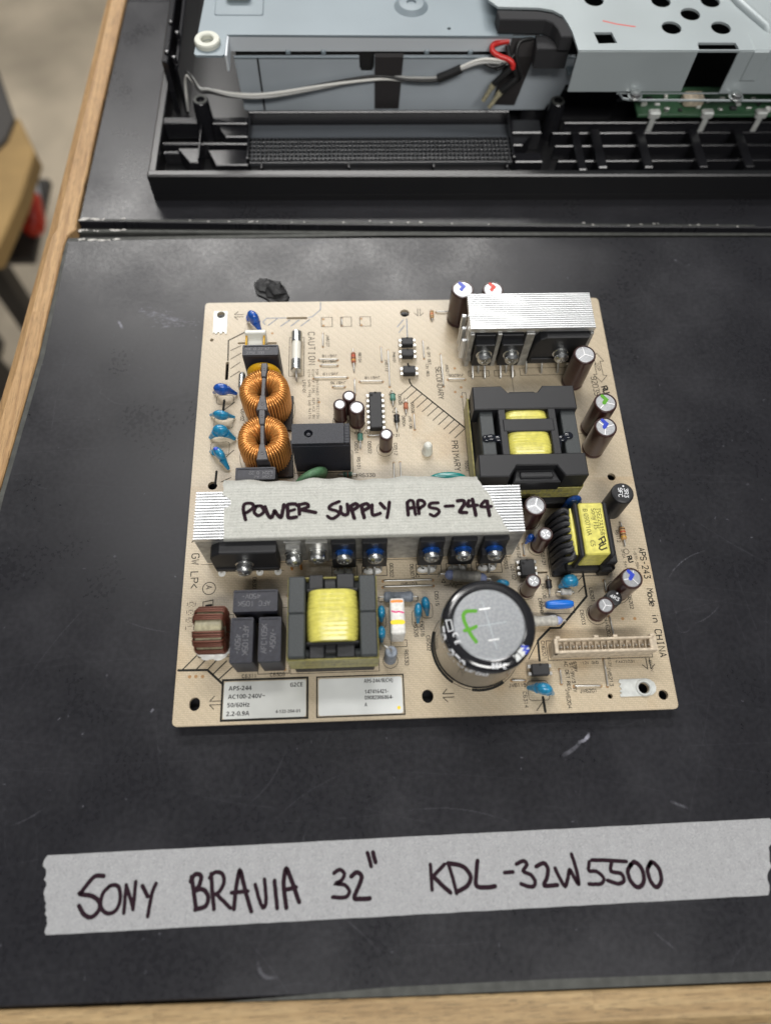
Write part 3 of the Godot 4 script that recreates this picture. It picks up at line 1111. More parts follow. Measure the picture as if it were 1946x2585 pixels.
	for q in [[12.4, 33], [13.4, 7], [16.5, 6.0], [20, 5.4], [160.5, 6.6], [161.8, 9.5], [165.5, 10], [168, 19.5], [173.5, 20.0], [175.5, 22.4], [182.0, 23], [186.5, 26.5], [169.6, 27.6], [169, 33.3], [76.2, 33.2], [76.0, 27.6], [75.0, 25.8], [70.4, 25.8], [69.4, 27.6], [69.2, 33.2]]:
		out.append(Vector2(q[0], q[1]))
	wm.prism(out, 0, 1.0, 0)
	build(wall, "wall_sheet", wm, mats.chassis_wall)
	var rim := M.new()
	at(rim, wall)
	rim.span(12.6, 69.0, 32.7, 33.5, -112.0, -111.2, 0.2)
	rim.span(76.4, 169, 32.7, 33.5, -112.0, -111.2, 0.2)
	rim.span(166, 187, 27.0, 28.6, -112.5, -107.5, 0.3)
	build(wall, "wall_rim", rim, mats.chassis)
	var sm := M.new()
	at(sm, wall)
	sm.prism(poly([22.7, -111.9, 23.5, -111.9, 23.5, -111.6, 22.7, -111.6]), 6.8, 32.6)
	build(wall, "seam", sm, mats.gap)
	var up := M.new()
	at(up, t)
	up.span(11.2, 163, 34.4, 41.6, -114.6, -113.4, 0.2)
	up.span(10.5, 11.6, 34.4, 41.6, -114.6, -100, 0.2)
	build(t, "chassis_step", up, mats.chassis_step)
	for x in [36.0, 52.0, 99.0, 119]:
		var d := M.new()
		at(d, t)
		d.span(x, x + 2.2, 33.5, 35.6, -113.4, -112.4, 0.4)
		build(t, "chassis_tab", d, mats.chassis)
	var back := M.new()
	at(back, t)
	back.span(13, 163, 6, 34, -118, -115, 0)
	build(t, "dark_backing", back, mats.gap)  # near-black backing, stands in for the shadow behind slot and gap
	# top plate with its foot, embossed pads and rubber grommet
	var pt := part(t, "chassis_plate", 60, -200, 42)
	var pm := M.new()
	at(pm, pt)
	pm.prism(poly([-2.6, -100.6, -1.8, -99.6, 9.6, -99.4, 10.4, -100.2, 11.0, -113.4, 165, -112.6, 165, -430, 11, -430, 4.0, -215]), 41.0, 42.0, 0.0, [circle(2.9, -107.6, 2.6), circle(109.9, -117.8, 0.9, 10)])
	build(pt, "plate_sheet", pm, mats.chassis)
	var em := M.new()
	at(em, pt)
	em.prism(rounded(4.6, -152, 26.6, -126.4, 1.2), 41.9, 42.45, 0.4)
	build(pt, "embossed_pad", em, mats.chassis)
	em = M.new()
	at(em, pt)
	em.lathe(Vector3(93.6, 41.9, -133.5), [Vector2(8.0, 0), Vector2(5.6, 1.8), Vector2(2.2, 2.0), Vector2(2.0, 1.2), Vector2(0, 1.2)], 24)
	build(pt, "embossed_pad", em, mats.chassis)
	var cl := M.new()
	at(cl, pt)
	cl.span(9.5, 20.5, 42.4, 46.5, -145, -135.6, 1.2)
	build(pt, "white_clip", cl, mats.grommet)
	var gm := M.new()
	gm.lathe(Vector3(2.9 - 60, 0, -107.6 + 200), [Vector2(5.6, 0), Vector2(5.6, 1.5), Vector2(5.2, 2.1), Vector2(3.2, 2.2), Vector2(2.7, 1.8), Vector2(2.5, -2), Vector2(2.5, -2.2)], 28)
	build(pt, "grommet", gm, mats.grommet)
	# bracket with round holes
	var br := part(t, "bracket", 250, -180, 50, "pale metal bracket pierced with round holes")
	var holes := []
	for q in [[206.1, -106.0], [228.2, -106.0], [216.5, -115.4], [227.6, -124.6], [205.0, -124.5], [174.7, -125.2], [193, -133], [216, -133], [239, -134], [250, -142]]:
		holes.append(circle(q[0], q[1], 4.4, 20))
	holes.append(poly([171.0, -102.8, 179.0, -102.8, 180.2, -95.6, 172.0, -95.2]))
	holes.append(poly([215.8, -96, 232.2, -96, 232.8, -93, 232.8, -91.4, 215.2, -91.4, 215.4, -95]))
	var bm := M.new()
	at(bm, br)
	bm.prism(poly([162.6, -90.9, 161.8, -103, 160.6, -109, 159.0, -114.5, 155.0, -118.0, 149, -119.6, 131, -120.2, 127.2, -125, 127, -430, 430, -430, 430, -91.0]), 49.0, 50.0, 0.0, holes)
	bm.span(162.8, 215.0, 31, 49.6, -91.8, -90.8, 0.2)
	bm.span(233, 430, 30, 49.6, -91.8, -90.8, 0.2)
	build(br, "bracket_plate", bm, mats.bracket)
	var fl := M.new()
	at(fl, br)
	fl.prism(poly([186, -91.6, 186, -94, 188, -88, 192, -86.8, 430, -84.6, 430, -91.0]), 29.4, 30.4, 0.2)
	build(br, "bracket_flange", fl, mats.bracket)
	var rd := M.new()
	at(rd, br)
	rd.tube([Vector3(231, 50.4, -150), Vector3(240.5, 50.4, -122), Vector3(248.6, 50.2, -106), Vector3(249.8, 48.0, -103)], 2.2, 10)
	rd.span(239, 247, 36, 50.2, -103, -90.2, 0.8)
	build(br, "bracket_bead", rd, mats.bracket)
	for q in [[193.5, -88.8], [240.0, -88.0]]:
		var sc := M.new()
		at(sc, br)
		sc.lathe(Vector3(q[0], 30.4, q[1]), [Vector2(3.4, 0), Vector2(3.4, 0.4), Vector2(2.5, 0.6), Vector2(2.4, 1.8), Vector2(1.6, 2.3), Vector2(0, 2.4)], 20)
		build(br, "screw", sc, mats.steel)
	var mk := M.new()
	at(mk, br)
	mk.ribbon(poly([176.5, -110.5, 182, -108.4, 188, -107.0, 190, -106.7]), 0.7, 50.02)
	build(br, "red_mark", mk, mats.red_ink)
	var fo := M.new()
	at(fo, t)
	fo.prism(poly([130.6, -119.8, 149, -119.0, 155.4, -117.2, 159.6, -113.6, 161.4, -108.5, 162.2, -101.5, 157, -101.5, 156.2, -107, 154.6, -110.6, 151.4, -112.8, 131.4, -113.2]), 43, 49.0, 0.4)
	fo.prism(poly([148.5, -112.6, 162.5, -112.6, 162.5, -103, 148.0, -103]), 33.6, 42.6, 0.3)
	build(t, "foam_strip", fo, mats.foam)
	# green board with white clips under the bracket
	var gp := part(t, "inner_board", 315, -106, 14)
	var g := M.new()
	at(g, gp)
	g.span(202.5, 430, 12.5, 14, -118, -98.2, 0.2)
	build(gp, "board_sheet", g, mats.green_board)
	for i in 40:
		var q := M.new()
		at(q, gp)
		var x := 205 + i * 3.4 + rng.randf_range(-1.5, 1.5)
		var z := rng.randf_range(-112, -100.5)
		q.span(x, x + rng.randf_range(1, 3.4), 14, 14.6 + rng.randf() * 1.6, z, z + rng.randf_range(0.8, 2.2), 0.2)
		build(gp, "chip", q, [mats.white_plastic, mats.ic_plastic, mats.silicone, mats.tin][i % 4])
	var wh := M.new()
	at(wh, gp)
	wh.span(225, 235, 14, 19, -109, -102.4, 1.2)
	build(gp, "white_plug", wh, mats.cream)
	for x in [210.5, 236.5, 263.0, 290, 316]:
		var q := M.new()
		at(q, gp)
		q.span(x - 1.4, x + 1.4, 3.6, 13, -98.2, -97.4, 0.3)
		q.span(x - 2.9, x + 2.9, 12.2, 15.8, -100.6, -97.0, 0.7)
		build(gp, "clip", q, mats.solder_plate)
	var dk := M.new()
	at(dk, t)
	dk.span(150, 202, -2, 16, -125, -114, 1)
	dk.span(196, 430, -2, 11, -122, -113, 1)
	build(t, "dark_shield", dk, mats.frame_black)
	# screw bosses
	for q in [[-5.4, -105.0, 17.0, 3.6], [164.2, -105.2, 16.0, 3.6]]:
		var bo := part(t, "screw_boss", q[0], q[1], -2.4)
		var m := M.new()
		m.lathe(Vector3(), [Vector2(q[3] + 1.2, 0), Vector2(q[3], q[2] + 2.4), Vector2(q[3] - 0.3, q[2] + 2.7), Vector2(1.9, q[2] + 2.7), Vector2(1.7, q[2] + 1.4), Vector2(0, q[2] + 1.4)], 24)
		build(bo, "boss_post", m, mats.frame_black)
		var m2 := M.new()
		m2.lathe(Vector3(0, q[2] + 2.72, 0), [Vector2(2.0, 0), Vector2(q[3] - 0.4, 0), Vector2(q[3] - 0.5, 0.2), Vector2(2.0, 0.2)], 24)
		build(bo, "boss_ring", m2, mats.bench_edge)
	# taped down cable, red lead and two bare connectors
	var ca := part(t, "speaker_cable", 60, -110, 20, "twisted grey and white cable along the chassis wall")
	var line := curve([Vector3(-15.5, 2, -119), Vector3(-14, 14, -120), Vector3(-11.5, 21, -117.5), Vector3(-9.0, 20.5, -114.5), Vector3(-6, 17, -112), Vector3(-1.0, 17.5, -110.8), Vector3(10.2, 17.0, -108.2), Vector3(26.4, 17.6, -107.6), Vector3(53.7, 21.5, -109.0), Vector3(72, 23.6, -110.4), Vector3(82, 23.9, -111.2), Vector3(92.5, 23.4, -110.2), Vector3(106.5, 24.6, -109.4), Vector3(116.0, 29.5, -108.8), Vector3(125.7, 33.4, -108.6), Vector3(137.9, 33.2, -108.2)], 10)
	for k in 3:
		var strand := []
		for i in line.size():
			var a := i * 0.09 + k * TAU / 3
			strand.append(line[i] + Vector3(0, cos(a), sin(a)) * 0.75)
		var m := M.new()
		at(m, ca)
		m.tube(strand, 0.66, 8)
		build(ca, "cable_strand", m, [mats.wire_white, mats.wire_grey, mats.wire_black][k])
	var hs := M.new()
	at(hs, ca)
	hs.tube(curve([Vector3(106, 24.5, -109.4), Vector3(111, 26.8, -109.1), Vector3(116.2, 29.6, -108.8)], 5), 1.95, 12)
	build(ca, "heat_shrink", hs, mats.wire_black)
	var rl := part(t, "red_lead", 140, -110, 36, "red lead looping out of the chassis")
	var rm := M.new()
	at(rm, rl)
	rm.tube(curve([Vector3(157, 37, -119), Vector3(152.6, 38.5, -117.2), Vector3(149.4, 37.4, -114.6), Vector3(147.6, 36, -112.4)], 6), 1.25, 10)
	rm.tube(curve([Vector3(137.2, 39, -114), Vector3(133.2, 38.6, -113.6), Vector3(129.9, 38.2, -112.2), Vector3(129.8, 36.8, -110.2), Vector3(133.0, 35.4, -108.8), Vector3(137.0, 34.6, -107.8), Vector3(139.2, 33.2, -106.8), Vector3(139.4, 31.2, -106.4)], 6), 1.25, 10)
	build(rl, "red_wire", rm, mats.wire_red)
	for k in 2:
		var p0: Vector3 = [Vector3(139.0, 31.4, -106.6), Vector3(142.6, 26, -107.4)][k]
		var p1: Vector3 = [Vector3(132.3, 23.0, -107.6), Vector3(136.4, 19.2, -107.8)][k]
		var p2: Vector3 = [Vector3(128.0, 15.8, -105.6), Vector3(131.4, 12.4, -105.4)][k]
		var co := part(t, "bare_connector", p1.x, p1.z, p1.y)
		var bk := M.new()
		at(bk, co)
		bk.tube([p0, p0.lerp(p1, 0.5) + Vector3(0, 0.4, 0.5), p1], 1.5, 10)
		bk.tube([[Vector3(136, 39, -111), Vector3(139, 34, -107)][k], p0], 1.1, 8)
		build(co, "connector_sleeve", bk, mats.wire_black)
		var tm := M.new()
		at(tm, co)
		tm.tube([p1, p1.lerp(p2, 0.25), p1.lerp(p2, 0.3), p2], [1.5, 1.5, 1.15, 1.0], 8)
		build(co, "terminal", tm, mats.core_paint)
	var bw := part(t, "black_lead", 140, -108, 34, "black lead crossing the red one")
	var bwm := M.new()
	at(bwm, bw)
	bwm.tube(curve([Vector3(151, 40, -114), Vector3(146, 41, -112.4), Vector3(141.5, 40.4, -111), Vector3(140.4, 36.5, -108.4), Vector3(142.6, 31.0, -107.0), Vector3(144.6, 26.0, -108.0), Vector3(144.0, 22.5, -110.6)], 6), 0.75, 8)
	bwm.tube(curve([Vector3(126, 32.6, -108.8), Vector3(130.4, 31.4, -107.4), Vector3(134.8, 32.6, -107.6), Vector3(138.6, 34.8, -108.6), Vector3(141, 37.4, -110)], 6), 0.8, 8)
	bwm.tube(curve([Vector3(128, 33.2, -109.8), Vector3(131, 35.4, -109.2), Vector3(134, 35.0, -109), Vector3(136, 32.0, -108.4), Vector3(133.2, 29.8, -108.2), Vector3(130, 31, -109)], 6), 0.7, 8)
	build(bw, "black_wire", bwm, mats.wire_black)
	for q in [[30.0, -150.0], [150.0, -150.0], [142.0, -128.0]]:
		var sw := M.new()
		at(sw, t)
		sw.lathe(Vector3(q[0], 42.0, q[1]), [Vector2(3.0, 0), Vector2(3.0, 0.5), Vector2(2.2, 0.6), Vector2(2.0, 1.5), Vector2(1.2, 1.9), Vector2(0, 2.0)], 20)
		build(t, "screw", sw, mats.steel)
	var tp := M.new()
	at(tp, t)
	tp.dquad(Vector3(76.6, 7.4, -111.7), Vector3(88.4, 7.4, -111.7), Vector3(89.4, 33.6, -110.9), Vector3(76.4, 33.6, -110.9), Vector3(0, 0, 1))
	tp.dquad(Vector3(76.4, 33.6, -110.9), Vector3(89.4, 33.6, -110.9), Vector3(89.6, 34.4, -112.4), Vector3(76.4, 34.4, -112.4), Vector3.UP)
	build(t, "tape_strip", tp, mats.black_tape)
	var tp2 := M.new()
	at(tp2, t)
	tp2.dquad(Vector3(133.6, 9.6, -111.6), Vector3(145.2, 9.2, -111.6), Vector3(149.4, 34.0, -110.6), Vector3(137.0, 34.2, -110.6), Vector3(0, 0, 1))
	tp2.dquad(Vector3(137.0, 34.2, -110.6), Vector3(149.4, 34.0, -110.6), Vector3(150.4, 42.4, -113.1), Vector3(138.4, 42.4, -113.1), Vector3(0, 1, 1))
	build(t, "tape_strip", tp2, mats.black_tape)


# ---- loose things ------------------------------------------------------------------------------------------

func hand(m: M, list: Array, to: Callable, w: float, y: float) -> void:
	# each stroke of a marker pen: points on the paper, smoothed and slightly uneven
	for line in list:
		var pts := []
		for i in range(0, line.size(), 2):
			var q: Vector2 = to.call(line[i], line[i + 1])
			pts.append(Vector3(q.x, 0, q.y))
		var sm := curve(pts, 5) if pts.size() > 2 else [pts[0], pts[0].lerp(pts[1], 0.35), pts[0].lerp(pts[1], 0.7), pts[1]]
		var p := PackedVector2Array()
		for q in sm:
			p.append(Vector2(q.x + rng.randf_range(-0.04, 0.04), q.z + rng.randf_range(-0.04, 0.04)))
		m.ribbon(p, w * rng.randf_range(0.9, 1.1), y)


func torn(p: Vector2, q: Vector2, steps: int, rough: float) -> PackedVector2Array:
	var out := PackedVector2Array()
	var d := (q - p).normalized()
	for i in steps + 1:
		out.append(p.lerp(q, float(i) / steps) + (Vector2(-d.y, d.x) * rng.randf_range(-rough, rough) if i > 0 and i < steps else Vector2()))
	return out


func tapes() -> void:
	var t := thing("masking_tape", "grey masking tape across the bench front with handwritten television name", "masking tape", 80, 224, -5)
	var p := PackedVector2Array()
	p.append_array(torn(Vector2(-37.0, 214.1), Vector2(196.6, 212.2), 60, 0.06))
	p.append_array(torn(Vector2(197.2, 213.0), Vector2(190.6, 234.2), 16, 0.8))
	p.append_array(torn(Vector2(190.4, 234.4), Vector2(-34.2, 236.1), 60, 0.06))
	p.append_array(torn(Vector2(-34.2, 236.1), Vector2(-37.8, 215.2), 22, 0.55))
	var m := M.new()
	at(m, t)
	m.prism(p, -4.99, -4.82)
	build(t, "paper", m, mats.masking_tape)
	var ink := M.new()
	at(ink, t)
	# the two halves of the strip were read off in their own units
	var left := func(x: float, y: float) -> Vector2:
		return Vector2(-55.33 + 0.0759 * x + 0.01125 * y - 0.000008 * x * y, 196.12 + 0.00284 * x + 0.06443 * y)
	var right := func(x: float, y: float) -> Vector2:
		return Vector2(69.04 + 0.07805 * x - 0.00209 * y - 0.000009 * x * y, 200.5 + 0.00288 * x + 0.06558 * y)
	hand(ink, [[445, 362, 405, 365, 355, 425, 347, 440, 400, 450, 428, 480, 420, 515, 390, 538, 360, 525, 340, 490], [465, 410, 440, 440, 432, 490, 455, 520, 490, 515, 512, 480, 515, 430, 500, 402, 470, 405],
		[530, 520, 540, 412], [540, 400, 557, 455, 570, 505], [570, 500, 582, 387], [610, 405, 632, 450], [668, 395, 650, 440, 632, 535],
		[820, 365, 830, 440, 838, 505], [815, 385, 835, 355, 860, 362, 853, 400, 832, 428], [835, 425, 868, 420, 890, 450, 880, 490, 835, 506], [903, 352, 908, 430, 915, 505], [897, 370, 920, 346, 950, 352, 958, 390, 938, 430, 917, 443], [925, 440, 955, 470, 985, 500],
		[1000, 505, 1008, 430, 1022, 347, 1032, 350, 1050, 430, 1075, 515], [990, 435, 1060, 428], [1092, 400, 1108, 460, 1125, 498, 1138, 470, 1132, 377], [1175, 382, 1180, 440, 1186, 500], [1225, 500, 1214, 400, 1224, 332, 1240, 360, 1280, 475], [1215, 425, 1268, 411],
		[1430, 350, 1455, 335, 1475, 352, 1465, 380, 1440, 395, 1478, 402, 1497, 430, 1478, 455, 1425, 454], [1505, 365, 1530, 346, 1550, 365, 1540, 400, 1518, 455, 1540, 462, 1585, 460], [1576, 260, 1592, 320], [1600, 258, 1610, 302]], left, 1.3, -4.80)
	hand(ink, [[205, 310, 208, 360, 212, 420], [265, 310, 217, 362], [217, 362, 250, 395, 290, 432], [280, 305, 300, 370, 316, 435], [280, 306, 340, 318, 375, 360, 362, 402, 318, 428], [405, 295, 400, 355, 400, 402, 440, 410, 480, 405], [520, 347, 556, 344],
		[570, 310, 600, 296, 615, 312, 600, 340, 632, 357, 650, 385, 638, 408, 590, 396], [655, 320, 688, 306, 705, 332, 700, 370, 690, 402, 745, 400], [735, 328, 755, 370, 778, 405, 790, 370, 798, 335, 815, 365, 836, 395, 825, 330, 805, 266],
		[882, 300, 880, 338, 912, 342, 943, 370, 930, 395, 880, 396], [892, 292, 960, 294, 1040, 299], [977, 300, 975, 340, 1018, 352, 1030, 380, 1008, 395, 960, 380], [1060, 312, 1046, 342, 1060, 385, 1090, 410, 1115, 385, 1106, 330, 1075, 301, 1058, 318], [1145, 306, 1131, 335, 1145, 385, 1170, 410, 1190, 380, 1180, 330, 1150, 301, 1138, 318]], right, 1.3, -4.80)
	build(t, "handwriting", ink, mats.ink)
	# the shorter tape over the long heat sink: top, a fold behind and a lip in front
	var s := thing("masking_tape", "pale masking tape stuck over the long heat sink, handwritten power supply", "masking tape", 62, 110, 24.6)
	var sm := M.new()
	at(sm, s)
	var edge_l := []
	var edge_r := []
	for i in 13:
		edge_l.append(18.2 + rng.randf_range(-0.5, 0.5) + (2.0 if i == 5 or i == 4 else 0.0) - (1.6 if i < 4 else 0.0) * 0.6)
		edge_r.append(108.4 + rng.randf_range(-0.5, 0.5) - (2.6 if i < 4 else (2.2 - i * 0.35)))
	var nx := 60
	var depth := 76
	var grid := []
	for i in depth:
		var row := PackedVector3Array()
		var k := float(i) / (depth - 1)
		var e := k * 12.0
		var e0 := int(e)
		var l := lerpf(edge_l[e0], edge_l[mini(e0 + 1, 12)], e - e0)
		var r := lerpf(edge_r[e0], edge_r[mini(e0 + 1, 12)], e - e0)
		for j in nx + 1:
			var x: float = lerpf(l, r + 4.0 * k, float(j) / nx)
			var z := 97.6 + 23.0 * k
			# sags a little into the grooves, droops behind the back edge and folds over the front one
			var y := 24.86 - 0.07 * cos((119.8 - z) / 18.0 * 17.0 * TAU) + 0.05 * sin(x * 0.9 + z * 0.4) * sin(z * 0.7)
			if z < 101.8:
				y -= 0.10 * pow(101.8 - z, 2.0) + 0.25 * sin(x * 0.5) * (101.8 - z) / 4.0
				z += (0.5 * sin(x * 0.21) + 0.3 * sin(x * 0.6 + 1.0)) * (101.8 - z) / 4.2
			if z > 119.9:
				y -= (z - 119.9) * 2.6
				z = 119.9 + (z - 119.9) * 0.25
			row.append(Vector3(x, y, z))
		grid.append(row)
	sm.surf(grid, false, false)
	build(s, "paper", sm, mats.masking_tape_thin)
	var ink2 := M.new()
	at(ink2, s)
	var a := func(x: float, y: float) -> Vector2:
		return Vector2(-2.98 + 0.04819 * x + 0.00472 * y - 0.000004 * x * y, 92.97 + 0.00122 * x + 0.05133 * y)
	var b := func(x: float, y: float) -> Vector2:
		return Vector2(77.31 + 0.04192 * x - 0.00193 * y - 0.000003 * x * y, 94.88 + 0.0011 * x + 0.04468 * y)
	hand(ink2, [[575, 380, 562, 330, 560, 290, 572, 264, 620, 262, 632, 285, 610, 310, 578, 330], [650, 285, 638, 325, 668, 350, 705, 322, 690, 282, 652, 281], [715, 285, 730, 330, 755, 365, 775, 340, 785, 315, 805, 345, 830, 362, 842, 320, 852, 270],
		[935, 265, 880, 272, 880, 320, 885, 365, 940, 360], [885, 318, 930, 306], [958, 270, 963, 340], [945, 276, 1010, 262, 1026, 285, 970, 308], [970, 308, 1020, 316, 1080, 328],
		[1252, 248, 1195, 272, 1180, 300, 1238, 320, 1246, 345, 1200, 372, 1165, 355], [1262, 285, 1265, 330, 1298, 346, 1315, 325, 1310, 268], [1360, 370, 1345, 320, 1337, 285], [1328, 285, 1370, 264, 1386, 285, 1345, 315], [1432, 367, 1420, 320, 1414, 278], [1405, 280, 1450, 264, 1466, 290, 1424, 316],
		[1490, 272, 1494, 345, 1548, 334], [1550, 262, 1582, 296], [1616, 252, 1608, 310, 1598, 366]], a, 1.25, 25.03)
	hand(ink2, [[102, 402, 97, 350, 94, 296], [94, 300, 112, 280, 136, 280, 146, 300], [144, 290, 152, 340, 163, 398], [99, 350, 125, 342, 155, 338], [192, 390, 180, 292, 215, 278, 240, 308, 198, 346], [352, 298, 292, 303, 280, 335, 345, 350, 360, 378, 322, 408, 285, 395], [410, 328, 480, 324], [515, 282, 562, 280, 570, 310, 535, 374, 592, 380],
		[612, 278, 600, 325, 640, 322, 682, 318], [640, 268, 655, 330, 668, 402], [745, 280, 712, 330, 800, 328], [764, 284, 772, 340, 784, 406]], b, 1.25, 25.03)
	build(s, "handwriting", ink2, mats.ink)


func scraps() -> void:
	var t := thing("rubber_scrap", "small torn black rubber scrap touching the board's left back edge", "rubber scrap", 27, -9, -5)
	var m := M.new()
	at(m, t)
	for k in 3:
		var rows := []
		var c: Vector3 = [Vector3(24.4, -4.4, -12.6), Vector3(29.6, -3.6, -9.4), Vector3(32.4, -4.6, -6.6)][k]
		var r: Vector3 = [Vector3(4.6, 2.2, 4.4), Vector3(5.0, 3.4, 4.2), Vector3(3.4, 1.2, 3.0)][k]
		for i in 7:
			var a := -PI / 2 + PI * i / 6
			var ring := PackedVector3Array()
			for j in 9:
				var b := TAU * j / 9 + k
				var f := rng.randf_range(0.72, 1.15) if i > 0 and i < 6 else 1.0
				ring.append(Vector3(c.x + r.x * cos(a) * cos(b) * f, maxf(c.y + r.y * sin(a) * f, -5.0), c.z + r.z * cos(a) * sin(b) * f))
			rows.append(ring)
		for i in 6:
			for j in 9:
				var p: Vector3 = rows[i][j]
				m.dquad(p, rows[i + 1][j], rows[i + 1][(j + 1) % 9], rows[i][(j + 1) % 9], p - c)
	m.prism(poly([19.6, -14.5, 22.4, -17.6, 28.0, -15.4, 33.0, -13.0, 34.9, -8.0, 33.4, -3.2, 29, -1.8, 25.4, -5.6, 21.0, -8.2]), -4.98, -4.2, 0.3)
	build(t, "scrap_body", m, mats.rubber)


# ---- the circuit board -------------------------------------------------------------------------------------

var bd: Node3D
const BW := 171.6
const BH := 176.8


func board() -> void:
	bd = thing("circuit_board", "tan power supply circuit board crowded with coils, capacitors and heat sinks, lying on the bench", "circuit board", 86, 88, -5)
	var m := M.new()
	at(m, bd)
	var holes := [circle(8.2, 87.9, 1.8, 18, 1.75), rounded(5.2, 167.4, 8.8, 171.9, 1.8), circle(85.8, 169.7, 2.0, 18, 2.3), circle(167.1, 172.0, 1.7), circle(163.0, 88.0, 1.6), circle(85.9, 6.9, 2.0), circle(148.6, 171.8, 0.9, 12), circle(3.9, 19.6, 0.8, 12),
		circle(160.6, 169.5, 1.9, 18), circle(7.1, 6.7, 1.75), rounded(10.4, 30.7, 11.7, 39.8, 0.6), rounded(35.0, 8.2, 44.0, 9.4, 0.6), rounded(14.8, 21.0, 18.2, 22.0, 0.5), rounded(27.3, 21.2, 31.3, 22.2, 0.5), rounded(128.9, 126.1, 132.7, 126.9, 0.35)]
	m.prism(rounded(0, 0, BW, BH, 1.6), -1.6, 0, 0.0, holes)
	build(bd, "laminate", m, mats.laminate)
	var pins := M.new()
	at(pins, bd)
	for i in 60:
		var x := rng.randf_range(4, 167)
		var y := rng.randf_range(4, 160)
		if absf(y - 88.0) < 6.0 or y < 12.0:
			continue
		pins.lathe(Vector3(x, -5.0, y), [Vector2(0, 0), Vector2(0.4, 0), Vector2(0.8, 3.4), Vector2(0, 3.4)], 6)
	build(bd, "solder_tail", pins, mats.tin, "", "stuff")
	silkscreen()
	labels()
	ground_tabs()
	long_heat_sink()
	rear_heat_sink()
	transformers()
	chokes()
	box_capacitors()
	can_capacitors()
	disc_capacitors()
	chips()
	axial_parts()
	odd_parts()


